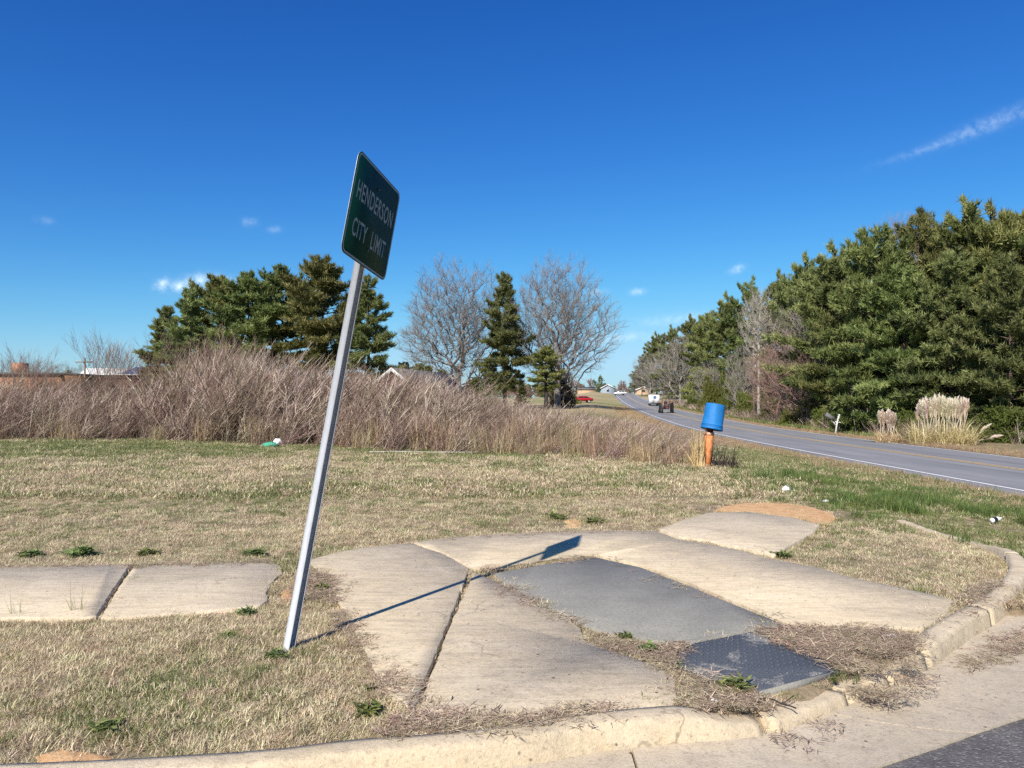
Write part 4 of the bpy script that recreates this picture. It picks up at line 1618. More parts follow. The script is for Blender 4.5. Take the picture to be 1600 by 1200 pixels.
def crown_tree(seed, H, n, rx, zc, rz_, trunk_h, r0, tw, bf=.35, ntw=4, twl=.9, flat=.0):
    """bare tree whose branches fill an oval crown: points joined to a trunk by a balanced spanning tree"""
    r = np.random.default_rng(seed)
    d = r.normal(0, 1, (n, 3)); d /= np.linalg.norm(d, axis=1)[:, None]
    rad = r.uniform(.02, 1, n) ** .42
    lob = 1 + .10 * np.sin(3 * np.arctan2(d[:, 1], d[:, 0]) + seed) + .08 * np.sin(d[:, 2] * 5 + seed)
    P = d * (rad * lob)[:, None] * np.array([rx, rx, rz_]) * H + np.array([0, 0, zc * H])
    k = 8
    T = np.column_stack([np.cumsum(r.normal(0, .04, k)), np.cumsum(r.normal(0, .04, k)), np.linspace(-.2, trunk_h * H, k)])
    P = np.vstack([T, P[P[:, 2] > .10 * H]]); N = len(P)
    par = np.full(N, -1); plen = np.zeros(N)
    for q in range(1, k):
        par[q] = q - 1; plen[q] = plen[q - 1] + np.linalg.norm(P[q] - P[q - 1])
    done = np.zeros(N, bool); done[:k] = True
    best = np.full(N, 1e9); bp = np.zeros(N, int)

    def relax(q):
        v_ = P - P[q]
        dd = np.linalg.norm(v_, axis=1)
        # growing downwards is dear
        c_ = dd * (1 + .8 * np.clip(-v_[:, 2] / (dd + 1e-6), 0, 1)) + bf * plen[q]
        u_ = (c_ < best) & ~done
        best[u_] = c_[u_]; bp[u_] = q
    for q in range(2, k):
        relax(q)
    order = []
    for _ in range(N - k):
        b_ = np.where(done, 1e9, best); q = int(np.argmin(b_))
        par[q] = bp[q]; plen[q] = plen[par[q]] + np.linalg.norm(P[q] - P[par[q]])
        done[q] = True; order.append(q); relax(q)
    area = np.ones(N)
    for q in order[::-1]:
        area[par[q]] += area[q]
    for q in range(k - 1, 0, -1):
        area[par[q]] = max(area[par[q]], area[q] * 1.02)
    R_ = tw * (area / 1.0) ** (math.log(r0 / tw) / math.log(area[1]))
    m = MB()
    m.tube(P[:k], np.maximum(R_[:k], R_[k - 1]) * np.linspace(1.25, .9, k), 8, .5, cap=False)
    for q in order:
        a, b = P[par[q]], P[q]
        mid = (a + b) / 2 + np.array([0, 0, -.04]) * np.linalg.norm(b - a) + r.normal(0, .03, 3)
        rr = min(R_[q] * 1.3, R_[par[q]])
        m.tube([a, mid, b], [rr, (rr + R_[q]) / 2, R_[q]], 5 if R_[q] > .08 else 3, .5, cap=False)
    # fine twigs
    ctr = np.array([0, 0, (zc - .25) * H])
    TV_, TF = [], []
    for q in order:
        if R_[q] > .09: continue
        for _ in range(ntw):
            a = P[q] + (P[par[q]] - P[q]) * r.uniform(0, .8)
            o_ = a - ctr; o_ /= np.linalg.norm(o_) + 1e-9
            dv = o_ + r.normal(0, .5, 3) + np.array([0, 0, .35]); dv /= np.linalg.norm(dv)
            L = twl * r.uniform(.5, 1.3)
            sd = np.cross(dv, r.normal(0, 1, 3)); sd /= np.linalg.norm(sd) + 1e-9
            b = a + dv * L
            n0 = len(TV_)
            TV_ += [a - sd * tw * .8, a + sd * tw * .8, b]; TF.append((n0, n0 + 1, n0 + 2))
            for _k in range(2):
                c0 = a + dv * L * r.uniform(.3, .75); e = dv + r.normal(0, .55, 3); e /= np.linalg.norm(e)
                n0 = len(TV_)
                TV_ += [c0 - sd * tw * .55, c0 + sd * tw * .55, c0 + e * L * .55]; TF.append((n0, n0 + 1, n0 + 2))
    m.add(np.array(TV_), TF)
    me = m.mesh('trunk')
    co = np.zeros(len(me.vertices) * 3); me.vertices.foreach_get('co', co); co = co.reshape(-1, 3)
    co[:, 2] *= H / co[:, 2].max()
    me.vertices.foreach_set('co', co.ravel()); me.update()
    return me, N


BT = [crown_tree(600, 22, 2300, .345, .58, .44, .30, .38, .016, .30, 6, 1.25), crown_tree(605, 22, 2500, .36, .575, .45, .28, .42, .016, .30, 6, 1.25)]
BS = [crown_tree(620, 10, 800, .33, .55, .46, .30, .14, .009, .3, 5, .7), crown_tree(621, 10, 800, .36, .55, .45, .15, .13, .009, .35, 5, .7), crown_tree(622, 14, 500, .19, .72, .29, .80, .17, .010, .3, 5, .8)]
print('bare branches', [b[1] for b in BT + BS])

wsap = [bare_tree(640 + q, 10, .8, 3, .9, 8, .035, .008, .05, 1.0, [9, 6, 5])[0] for q in range(2)]
col_w = proto_collection('wisp', wsap, MATS['brush_twigs'])
wl_ = [(15, 552), (45, 545), (70, 540), (95, 548), (110, 560), (165, 515), (178, 508), (190, 530), (205, 545), (85, 560), (30, 565), (150, 560), (330, 505), (300, 520), (-60, 540), (-150, 550), (360, 515), (250, 540)]
P, s = [], []
for (px_, py_) in wl_:
    for _ in range(2):
        Y = rng.uniform(33, 40); X = at(px_ + rng.normal(0, 10), Y) - .5
        P.append((X, Y, float(terrain(X, Y)))); s.append((zh(py_ + rng.normal(0, 10), Y)) / 10)
P = np.array(P); s = np.array(s)
bx_, by_, bz_, bpx_, bh_ = brush_points(900, 16, 34)
k_ = rng.uniform(size=bx_.size) < .5
P = np.vstack([P, np.column_stack([bx_, by_, bz_])[k_]])
s = np.concatenate([s, np.clip(bh_[k_] * rng.uniform(.75, 1.12, k_.sum()), .6, 4.2) / 10])
scatter('brush_wisps', P, np.column_stack([rng.normal(0, .05, len(P)), rng.normal(.22, .08, len(P)), rng.normal(0, .3, len(P))]), np.column_stack([s * 1.1, s * 1.1, s]), col_w, 'thin bare twiggy saplings among and above the dead brush', 2)

# right-hand pine wall: px, top row, distance, variant, width factor
PINES_R = [(1367, 338, 51, 0, .80, 'pointed pine at the left shoulder of the pine wall right of the road'),
           (1437, 324, 53, 2, .80, 'tall pine behind the plumed grass clump, second peak of the pine wall'),
           (1521, 314, 50, 1, .95, 'tallest broad pine of the wall, right of the plumed grass'),
           (1588, 312, 47, 0, .85, 'tall pine at the right edge of the photo'),
           (1306, 388, 63, 3, 1.0, 'pine with a rounded top left of the pine wall'),
           (1332, 438, 59, 2, .95, 'lower pine in front at the left end of the pine wall'),
           (1412, 405, 48, 0, .95, 'pine standing directly behind the smaller plume cluster'),
           (1492, 385, 45, 2, .90, 'pine with low boughs directly behind the larger plume cluster'),
           (1572, 395, 41.5, 2, .85, 'front pine with boughs to the ground at the right edge'),
           (1480, 345, 58, 3, 1.0, 'pine in the second row between the two highest peaks'),
           (1555, 328, 56, 3, 1.0, 'pine in the second row near the right edge'),
           (1262, 405, 82, 3, 1.0, 'rounded pine behind the reddish bare tree'),
           (1665, 330, 44, 1, 1.0, 'pine just beyond the right edge, nearest of the wall'),
           (1750, 330, 40, 0, 1.0, 'pine far beyond the right edge of the photo'),
           (1222, 430, 100, 3, 1.0, 'dark pine above the road, right of the tall bare trunk'),
           (1174, 437, 114, 1, 1.05, 'tall dark pine behind the tall bare trunk'),
           (1138, 463, 128, 3, 1.1, 'dark pine left of the tall bare trunk'),
           (1107, 482, 146, 0, 1.1, 'dark pine over the blue bucket'),
           (1080, 496, 170, 3, 1.1, 'pine right of the spreading grey bare tree'),
           (1050, 511, 215, 1, 1.2, 'pine behind the spreading grey bare tree'),
           (1026, 522, 262, 3, 1.2, 'small far pine at the left part of the roadside wood'),
           (1009, 550, 300, 0, 1.2, 'far pine near the end of the roadside wood'),
           (996, 577, 310, 3, 1.2, 'farthest low pine where the roadside wood ends'),
           (1285, 470, 74, 1, 1.0, 'dark pine filling the gap left of the pine wall'),
           (1390, 380, 62, 1, 1.1, 'back row pine between the first two peaks'),
           (1630, 360, 60, 3, 1.1, 'back row pine beyond the right edge'),
           (1150, 540, 132, 2, 1.1, 'broad low pine behind the roadside shrubs')]
for i, (px, py, Y, var, wd, lab) in enumerate(PINES_R):
    X = at(px, Y)
    H = (zh(py, Y) - float(terrain(X, Y))) * .945
    make_tree('pine_tree', PV[var][0], PV[var][1], MATS['bark_pine'], MATS['needles'] if (Y < 70 and i % 3 != 1) else MATS['needles_blue'], X, Y, H, 13, rng.uniform(0, 6.28), lab, 'pines right of the road', wide=wd * max(.62, min(1.0, 13.5 / H)))
# young bushy pines/shrubs at the foot of the wall
def shrub_mesh(seed, H, W, n, tuft=.22):
    r = np.random.default_rng(seed)
    m = MB()
    d = r.normal(0, 1, (n, 3)); d /= np.linalg.norm(d, axis=1)[:, None]
    d[:, 2] = np.abs(d[:, 2])
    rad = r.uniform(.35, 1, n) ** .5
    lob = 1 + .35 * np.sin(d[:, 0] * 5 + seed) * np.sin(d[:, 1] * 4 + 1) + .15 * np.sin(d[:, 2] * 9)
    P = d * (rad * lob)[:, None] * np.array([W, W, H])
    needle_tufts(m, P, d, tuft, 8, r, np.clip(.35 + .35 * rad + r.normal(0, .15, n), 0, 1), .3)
    t_ = MB()
    for k in range(5):
        a = k * 1.26
        t_.tube([(0, 0, -.1), (.2 * W * math.cos(a), .2 * W * math.sin(a), .4 * H), (.5 * W * math.cos(a), .5 * W * math.sin(a), .8 * H)], [.04, .03, .012], 4, cap=False)
    return t_.mesh('stem'), m.mesh('foliage')


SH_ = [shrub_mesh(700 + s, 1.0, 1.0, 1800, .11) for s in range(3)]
SHRUBS = [(1110, 592, 119, 1.5, 0, 'bright green evergreen shrub just left of the blue bucket, behind the road'),
          (1140, 588, 105, 1.4, 1, 'bright green shrub just right of the blue bucket, behind the road'),
          (1165, 612, 93, 1.2, 2, 'low green shrub left of the tall bare trunk'),
          (1208, 628, 80, 1.3, 0, 'low dark green shrub right of the tall bare trunk'),
          (1240, 636, 66, 1.1, 1, 'low green bush beside the road under the reddish bare tree'),
          (1322, 590, 55, .9, 2, 'upright bright green young pine bush left of the leaning mailbox'),
          (1290, 636, 60, 1.0, 0, 'small green bush at the leaning mailbox'),
          (1350, 640, 51, .9, 1, 'slim green shrub between mailbox and plumed grass'),
          (1085, 618, 138, 1.4, 2, 'green shrub at the road behind the spreading bare tree'),
          (1478, 684, 38.6, .7, 1, 'low green ground shrub in front of the plumed grass'),
          (1545, 640, 41, 1.5, 0, 'dark green shrub right of the plumed grass'),
          (1590, 636, 40, 1.5, 2, 'dark green shrub at the right edge beside the road'),
          (1425, 640, 45.5, 1.2, 2, 'green shrub between the two plume clusters')]
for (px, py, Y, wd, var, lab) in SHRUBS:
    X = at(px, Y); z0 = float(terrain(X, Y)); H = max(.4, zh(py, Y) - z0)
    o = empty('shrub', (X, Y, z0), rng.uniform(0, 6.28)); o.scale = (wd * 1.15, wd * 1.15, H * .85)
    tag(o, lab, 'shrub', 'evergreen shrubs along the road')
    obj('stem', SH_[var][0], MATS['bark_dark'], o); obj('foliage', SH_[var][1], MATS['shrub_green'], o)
# bare trees on the right
BARE_R = [(1185, 440, 84, 2, 'bark_pale', .75, 'tall straight pale bare trunk rising beside the road'),
          (1240, 500, 69, 0, 'bark_red', 1.25, 'reddish brown bare tree left of the pine wall'),
          (1262, 540, 64, 1, 'bark_red', 1.2, 'low spreading reddish bare tree next to the pine wall'),
          (1215, 530, 77, 1, 'bark_red', 1.1, 'reddish bare sapling just right of the tall pale trunk'),
          (1062, 512, 162, 0, 'bark_grey', 1.0, 'spreading grey bare tree where the road narrows'),
          (1035, 545, 216, 1, 'bark_grey', .9, 'grey bare tree over the tractor'),
          (1015, 548, 252, 0, 'bark_grey', 1.3, 'far grey bare tree over the white truck'),
          (1105, 560, 123, 1, 'bark_grey', .8, 'grey bare tree above the blue bucket'),
          (1160, 535, 97, 0, 'bark_grey', .8, 'grey bare tree left of the tall pale trunk'),
          (1268, 440, 70, 0, 'bark_grey', .9, 'grey bare crown showing between two rounded pines'),
          (1410, 320, 66, 2, 'bark_red', .8, 'pinkish bare treetop sticking out between pine peaks'),
          (1000, 575, 302, 1, 'bark_grey', 1.3, 'farthest grey bare tree at the end of the wood')]
for (px, py, Y, var, bm, wd, lab) in BARE_R:
    X = at(px, Y); H = zh(py, Y) - float(terrain(X, Y))
    me = BS[var][0].copy(); me.materials.clear(); me.materials.append(MATS['bark_ash' if bm == 'bark_grey' else bm])
    o = empty('bare_tree', (X, Y, float(terrain(X, Y))), rng.uniform(0, 6.28))
    s = H / (14 if var == 2 else 10); o.scale = (s * wd, s * wd, s)
    tag(o, lab, 'tree', 'bare trees right of the road')
    obj('trunk', me, None, o)
# left and middle trees
TREES_L = [('pine_tree', 298, 452, 88, 2, 1.05, 'left-most bushy pine over the brush hump'),
           ('pine_tree', 258, 480, 92, 2, 1.15, 'low pine boughs at the left foot of the left pine group'),
           ('pine_tree', 340, 440, 96, 1, 1.0, 'pine second from the left in the left pine group'),
           ('pine_tree', 388, 432, 90, 0, 1.0, 'yellowish green pine in the middle of the left pine group'),
           ('pine_tree', 440, 426, 97, 1, .9, 'open pine with sky gaps left of the tallest of its group'),
           ('pine_tree', 506, 408, 90, 0, 1.05, 'tallest pine of the left group, just left of the sign post'),
           ('pine_tree', 574, 432, 86, 2, .95, 'layered pine just right of the sign post'),
           ('pine_tree', 789, 428, 112, 2, .86, 'pine standing between the two big bare trees'),
           ('pine_tree', 853, 545, 108, 1, 1.05, 'dark trunked pine in front of the right big bare tree')]
for (nm, px, py, Y, var, wd, lab) in TREES_L:
    X = at(px, Y); H = zh(py, Y) - float(terrain(X, Y))
    make_tree(nm, TV[var][0], TV[var][1], MATS['bark_dark'], MATS['needles_blue'] if var == 2 else MATS['needles'], X, Y, H, 18, rng.uniform(0, 6.28), lab, 'pines beyond the brush', wide=wd)
    if px == 853:
        C.objects[-2].scale = (2.3, 2.3, 1)     # thick old trunk
for (px, py, Y, var, wd, rz, lab) in [(716, 393, 124, 0, 1.16, .5, 'big round crowned bare tree, left of the two'), (872, 384, 116, 1, .98, 2.1, 'big round crowned bare tree, right of the two')]:
    X = at(px, Y); H = zh(py, Y) - float(terrain(X, Y))
    me = BT[var][0]
    if not me.materials: me.materials.append(MATS['bark_grey'])
    o = empty('bare_tree', (X, Y, float(terrain(X, Y))), rz); s = H / 22; o.scale = (s * wd, s * wd, s)
    tag(o, lab, 'tree'); obj('trunk', me, None, o)
# dark cedar behind the thick trunk
X = at(877, 118)
o = empty('cedar_tree', (X, 118, float(terrain(X, 118)))); o.scale = (1.7, 1.7, 5.8)
tag(o, 'dark round cedar beside the thick trunk in the field', 'tree')
obj('trunk', SH_[1][0], MATS['bark_dark'], o)
me = SH_[1][1].copy(); me.materials.clear(); me.materials.append(MATS['dark_weed']); obj('crown', me, None, o)
X = at(893, 150)
o = empty('shrub', (X, 150, float(terrain(X, 150)))); o.scale = (1.5, 1.5, 1.7)
tag(o, 'small round shrub left of the red car', 'shrub'); obj('stem', SH_[0][0], MATS['bark_dark'], o); obj('foliage', SH_[0][1], MATS['shrub_green'], o)
# far trees along the horizon
far_p = [pine_meshes(580, 10, .1, 3.2, 'cone', .6, .6, 6), pine_meshes(581, 10, .15, 3.6, 'round', .6, .6, 6)]
me_fb = bare_tree(630, 9, 1.0, 4, .7, 8, .14, .05, .1, 1.0, [9, 5, 4, 3])[0]
me_fb.materials.append(MATS['bark_red'])
col_fp = proto_collection('far_pine', [far_p[0][1], far_p[1][1]], MATS['needles_blue'])
col_fb = bpy.data.collections.new('far_bare'); col_fb.objects.link(bpy.data.objects.new('far_bare_00', me_fb))
n = 620
Y = rng.uniform(330, 560, n); PXs = rng.uniform(-300, 1080, n)
X = at(PXs, Y)
hh_ = rng.uniform(.7, 1.25, n) * np.interp(PXs, [-300, 300, 700, 800, 900, 1000], [1.1, 1.1, 1.0, .9, .7, .6])
P = np.column_stack([X, Y, terrain(X, Y)])
k = rng.uniform(size=n) < .4
scatter('far_wood', P[k], ident(P[k], 0), hh_[k], col_fp, 'far evergreen wood along the horizon', 2)
scatter('far_wood', P[~k], ident(P[~k], 0), hh_[~k], col_fb, 'far bare wood along the horizon', 1)
# scrub behind the brush on the left
for (px, py, Y, kind, lab) in [(60, 556, 100, 'b', 'dark bare scrub tree beside the low orange brick building'), (105, 562, 105, 'b', 'bare scrub tree left of the white roofed building'),
                               (192, 576, 118, 'p', 'small conifer behind the white roofed building'), (20, 560, 110, 'b', 'bare scrub tree behind the low orange brick building'),
                               (632, 566, 100, 'p', 'dark little conifer behind the house gable'), (655, 568, 112, 'p', 'little conifer right of the house gable'), (668, 572, 116, 'p', 'second little conifer right of the house gable'),
                               (690, 578, 120, 'p', 'third little conifer right of the house gable'), (742, 590, 118, 'p', 'low conifer under the left big bare tree'), (815, 598, 130, 'p', 'low conifer left of the thick dark trunk')]:
    X = at(px, Y); z0 = float(terrain(X, Y)); H = zh(py, Y) - z0
    if kind == 'p':
        o = empty('small_conifer', (X, Y, z0), rng.uniform(0, 6)); o.scale = (H / 13 * .9,) * 2 + (H / 13,)
        tag(o, lab, 'tree'); obj('trunk', PV[0][0], MATS['bark_dark'], o); obj('crown', PV[0][1], None, o)
    else:
        me = BS[0][0].copy(); me.materials.clear(); me.materials.append(MATS['bark_grey'])
        o = empty('bare_tree', (X, Y, z0), rng.uniform(0, 6)); o.scale = (H / 10 * 1.3,) * 2 + (H / 10,)
        tag(o, lab, 'tree'); obj('trunk', me, None, o)

# ------------------------------------------------------------------ pampas grass
plume_v = []
for s_ in range(4):
    r = np.random.default_rng(800 + s_)
    m = MB()
    H = 1.0
    bend = r.normal(.05, .04)
    K = 6
    st = np.array([[bend * t * t, 0, t * .72] for t in np.linspace(0, 1, K)])
    m.tube(st, .0065, 4, .3, cap=False)
    n = 150
    t = r.uniform(.62, 1.0, n)
    P = np.stack([bend * t ** 2, np.zeros(n), t * .99], 1)
    wdt = np.sin(np.clip((t - .60) / .40, .04, 1) * math.pi * .92 + .12) * .055 + .010
    az = r.uniform(0, 6.283, n)
    E = P + np.stack([np.cos(az) * wdt, np.sin(az) * wdt, r.uniform(.03, .10, n)], 1)
    sd = np.stack([-np.sin(az), np.cos(az), np.zeros(n)], 1) * .011
    V = np.stack([P - sd, P + sd, E + sd * .5, E - sd * .5], 1).reshape(-1, 3)
    m.add(V, np.arange(n * 4).reshape(-1, 4).tolist(), r.uniform(.2, 1, n).tolist())
    plume_v.append(m.mesh('plume'))
for (px0, px1, py_t, py_b, n, lab, name_seed) in [(1432, 1508, 622, 690, 58, 'large pampas grass clump with many pale plumes by the road', 1), (1374, 1398, 642, 684, 9, 'small pampas grass tuft with few plumes left of the large clump', 2)]:
    Y = 38.8 if name_seed == 1 else 40.5
    Xc = at((px0 + px1) / 2, Y); z0 = float(terrain(Xc, Y))
    W = at(px1, Y) - at(px0, Y)
    o = empty('pampas_grass', (Xc, Y, z0)); tag(o, lab, 'pampas grass')
    H = zh(py_t, Y) - z0
    me = blades_mesh('leaf_mound', 1700 if name_seed == 1 else 420, W * (.60 if name_seed == 1 else .7), 1.0, 2.3 if name_seed == 1 else 1.3, .036, .62, 1.5, 820 + name_seed, seg=4)
    obj('leaf_mound', me, MATS['pampas_leaf'], o)
    for k in range(n):
        f = (k + .5) / n
        pl = obj('plume', plume_v[k % 4], MATS['pampas_plume'], o)
        xx = (f - .5) * W * .80
        hk = H * rng.uniform(.86, 1.04) * (1 - .35 * abs(f - .55) ** 2)
        pl.location = (xx * .85 + rng.normal(0, .05), rng.uniform(-.6, .6), .02)
        pl.scale = (2.3, 2.3, hk)
        pl.rotation_euler = (rng.normal(0, .05), (f - .5) * .16 + rng.normal(0, .04), rng.uniform(0, 6.28) if False else rng.normal(0, .4))
    if name_seed == 1:
        for (ax, ay, rr) in [(W * .48, -.1, .85), (W * .55, -.3, 1.25)]:
            pl = obj('plume', plume_v[0], MATS['pampas_plume'], o); pl.location = (ax, ay, .1); pl.scale = (1.6, 1.6, 1.5); pl.rotation_euler = (0, rr, 0)

# ------------------------------------------------------------------ leaning mailbox across the road
Y = 50; X = at(1304, Y); z0 = float(terrain(X, Y))
mbx = empty('mailbox', (X, Y, z0)); mbx.scale = (1.25, 1.25, 1.25); tag(mbx, 'broken leaning mailbox on a white post at the wood edge', 'mailbox')
m = MB(); m.tube([(0, 0, -.2), (.10, 0, .5), (.24, 0, 1.05)], .05, 4); m.build('post', MATS['weathered_white'], mbx)
m = MB(); m.tube([(.10, 0, .42), (-.05, 0, .62), (-.22, 0, .85)], .035, 4); m.build('brace', MATS['weathered_white'], mbx)
m = MB(); m.tube([(.02, 0, .66), (.42, 0, .60)], .035, 4); m.build('arm', MATS['weathered_white'], mbx)
m = MB()
cr_, sr_ = math.cos(R(32)), math.sin(R(32))
V = []
for e_ in (-.26, .26):
    for k in range(9):
        a = math.pi * k / 8
        yy, zz_ = .1 * math.cos(a), .1 * math.sin(a) + .02
        V.append((e_, yy, zz_))
    V.append((e_, -.1, -.09)); V.append((e_, .1, -.09))
V = np.array(V); V = np.stack([V[:, 0] * cr_ + V[:, 2] * sr_ - .26, V[:, 1], -V[:, 0] * sr_ + V[:, 2] * cr_ + .92], 1)
m.add(V, [(i, (i + 1) % 11, 11 + (i + 1) % 11, 11 + i) for i in range(11)] + [tuple(range(11))[::-1], tuple(range(11, 22))])
m.build('box', MATS['roof_grey'], mbx)

# thin pale saplings by the mailbox
sap = [(1329, 600, 50, .10, 'thin pale sapling right of the mailbox'), (1345, 640, 50, .15, 'leaning pale sapling next to the small plume tuft'), (1356, 615, 50, -.02, 'straight pale sapling left of the small plume tuft')]
for (px, py, Y, le, lab) in sap:
    X = at(px, Y); z0 = float(terrain(X, Y)); H = zh(py, Y) - z0
    m = MB()
    m.tube([(le * H, 0, -.1), (le * H * .6, .05, H * .4), (0, 0, H)], [.03, .022, .008], 5)
    for k in range(7):
        t = .35 + .09 * k; a = k * 2.4
        p = np.array([le * H * (1 - t), 0, H * t]); m.tube([p, p + np.array([.35 * math.cos(a), .35 * math.sin(a), .45])], [.010, .004], 3, cap=False)
    o = m.build('sapling', MATS['bark_pale'], None, loc=(X, Y, z0)); tag(o, lab, 'sapling', 'pale saplings at the wood edge')

# undergrowth at the foot of the right wood: low twigs and dark leaf litter
ug = [brush_mesh('undergrowth', 480 + s, 12, 1.2, .1, .5, .010) for s in range(3)]
col_ug = proto_collection('undergrowth', ug, MATS['brush_twigs'])
n = 900
Y = rng.uniform(34, 190, n); X = road_x(Y) + ROADW + 2.2 + rng.exponential(2.2, n)
k = ~((Y < 41) & (X > 18.5) & (X < 24.5)); X, Y = X[k], Y[k]; n = len(X)
P = np.column_stack([X, Y, terrain(X, Y)])
s = rng.uniform(.4, 1.1, n)
scatter('undergrowth', P, ident(P, .1), s, col_ug, 'bare twiggy undergrowth at the foot of the roadside wood', 3)
low = [blades_mesh('ivy', 120, .45, .12, .4, .05, .7, .5, 490 + s, seg=2) for s in range(3)]
col_low = proto_collection('low_green', low, MATS['grass_green'])
n = 1400
Y = rng.uniform(33, 150, n); X = road_x(Y) + ROADW + 1.3 + rng.exponential(1.5, n)
k = ~((Y < 43) & (X > 18.5) & (X < 25)); X, Y = X[k], Y[k]; n = len(X)
P = np.column_stack([X, Y, terrain(X, Y)])
scatter('roadside_weeds', P, ident(P, .1), rng.uniform(.4, 1.1, n), col_low, 'low green weeds between the road and the wood', 3)

# ------------------------------------------------------------------ buildings
def gable_house(name, X, Y, W, D, eave, ridge, rz, wall, roof, label, windows=(), z0=None, trim='trim_white'):
    z0 = float(terrain(X, Y)) if z0 is None else z0
    o = empty(name, (X, Y, z0), rz); tag(o, label, 'building')
    m = MB()
    V = [(-W / 2, -D / 2, -.5), (W / 2, -D / 2, -.5), (W / 2, D / 2, -.5), (-W / 2, D / 2, -.5), (-W / 2, -D / 2, eave), (W / 2, -D / 2, eave), (W / 2, D / 2, eave), (-W / 2, D / 2, eave), (0, -D / 2, ridge), (0, D / 2, ridge)]
    m.add(V, [(0, 1, 5, 8, 4), (2, 3, 7, 9, 6), (1, 2, 6, 5), (3, 0, 4, 7)])
    wl_o = m.build('wall', MATS[wall], o)
    sl = (ridge - eave) / (W / 2); oh = .5
    rf = None
    for sg in (-1, 1):
        m = MB()
        xe_, ze = sg * (W / 2 + oh), eave - sl * oh
        V = [(0, -D / 2 - .4, ridge + .05), (0, D / 2 + .4, ridge + .05), (xe_, D / 2 + .4, ze + .05), (xe_, -D / 2 - .4, ze + .05)]
        V += [(a, b, c + .14) for a, b, c in V]
        m.add(V, [(0, 1, 2, 3), (4, 7, 6, 5), (0, 3, 7, 4), (1, 5, 6, 2), (2, 6, 7, 3), (0, 4, 5, 1)])
        rf = m.build('roof', MATS[roof], o)
        m = MB()
        V = [(0, -D / 2 - .43, ridge + .2), (xe_, -D / 2 - .43, ze + .2), (xe_, -D / 2 - .43, ze - .12), (0, -D / 2 - .43, ridge - .12)]
        V += [(a, b - .04, c) for a, b, c in V]
        m.add(V, [(0, 1, 2, 3), (4, 7, 6, 5), (0, 4, 5, 1), (2, 6, 7, 3), (1, 5, 6, 2), (0, 3, 7, 4)])
        m.build('rake_board', MATS[trim], rf)
    for (wx, wz, ww, wh) in windows:
        m = MB(); m.box((wx, -D / 2 - .03, wz), (ww + .16, .05, wh + .16)); w_ = m.build('window', MATS['trim_white'], o)
        m = MB(); m.box((wx, -D / 2 - .06, wz), (ww, .03, wh)); m.build('pane', MATS['glass_dark'], w_)
    return o


Y = 68
gable_house('house', at(643, Y), Y + 6, 5.6, 12, zh(611, Y) - .2, zh(578, Y), R(-16), 'brick_dark', 'roof_grey', 'brick house with grey roof and white gable board behind the brush', [(-1.2, 1.4, .9, 1.1), (1.2, 1.4, .9, 1.1)])
# long low orange brick building on the far left
def flat_building(name, x0, x1, ytop, Y, D, wall, roofm, label, roof_h=.35, fascia=True, extra=None):
    X0, X1 = at(x0, Y), at(x1, Y); z0 = float(terrain((X0 + X1) / 2, Y)); H = zh(ytop, Y) - z0
    o = empty(name, ((X0 + X1) / 2, Y, z0)); tag(o, label, 'building')
    W = X1 - X0
    m = MB(); m.box((0, D / 2, H / 2 - .3), (W, D, H + .6 - roof_h)); m.build('wall', MATS[wall], o)
    m = MB(); m.box((0, D / 2, H - roof_h / 2), (W + .6, D + .6, roof_h)); m.build('roof', MATS[roofm], o)
    nwin = max(2, int(W / 3))
    for k in range(nwin):
        xx = -W / 2 + (k + .5) * W / nwin
        m = MB(); m.box((xx, -.03, H * .5), (1.3, .06, 1.2)); w_ = m.build('window', MATS['trim_white'], o)
        m = MB(); m.box((xx, -.065, H * .5), (1.1, .03, 1.0)); m.build('pane', MATS['glass_dark'], w_)
    return o, W, H, D


o, W, H, D = flat_building('brick_building', -260, 94, 582, 86, 9, 'brick_orange', 'roof_grey', 'long low orange brick building at the far left', .3)
m = MB(); m.box((at(4, 86) - o.location.x, 3, H + .55), (1.3, 1.3, 1.3)); m.build('chimney', MATS['brick_orange'], o)
# white-and-blue roofed building
Y = 95; X0, X1 = at(122, Y), at(214, Y); z0 = float(terrain(X0, Y)); W = X1 - X0
o = empty('shop_building', ((X0 + X1) / 2, Y, z0)); tag(o, 'low building with sunlit white fascia and blue metal roof', 'building')
Ht, Hb = zh(574, Y) - z0, zh(584, Y) - z0
m = MB(); m.box((0, 5, Hb / 2 - .3), (W, 8, Hb + .6)); m.build('wall', MATS['brick_dark'], o)
Wl = W * .64
m = MB(); m.add([(-W / 2 - .3, .6, Hb), (-W / 2 + Wl, .6, Hb), (-W / 2 + Wl + .25, 2.4, Ht), (-W / 2 - .3, 2.4, Ht), (-W / 2 - .3, 9, Ht), (-W / 2 + Wl + .25, 9, Ht), (-W / 2 - .3, 9, Hb), (-W / 2 + Wl, 9, Hb)],
                [(0, 1, 2, 3), (3, 2, 5, 4), (0, 3, 4, 6), (1, 7, 5, 2), (6, 4, 5, 7)]); m.build('fascia_roof', MATS['trim_white'], o)
m = MB(); m.add([(-W / 2 + Wl + .05, .5, Hb), (W / 2 + .4, .5, Hb), (W / 2 + .4, 4.5, Ht + .25), (-W / 2 + Wl + .3, 4.5, Ht + .25), (-W / 2 + Wl + .3, 9.1, Hb), (W / 2 + .4, 9.1, Hb)],
                [(0, 1, 2, 3), (3, 2, 5, 4), (1, 5, 2), (0, 3, 4)]); m.build('metal_roof', MATS['roof_blue'], o)
m = MB(); m.box((0, .45, Hb - .10), (W + .6, .08, .16)); m.build('gutter', MATS['trim_white'], o)
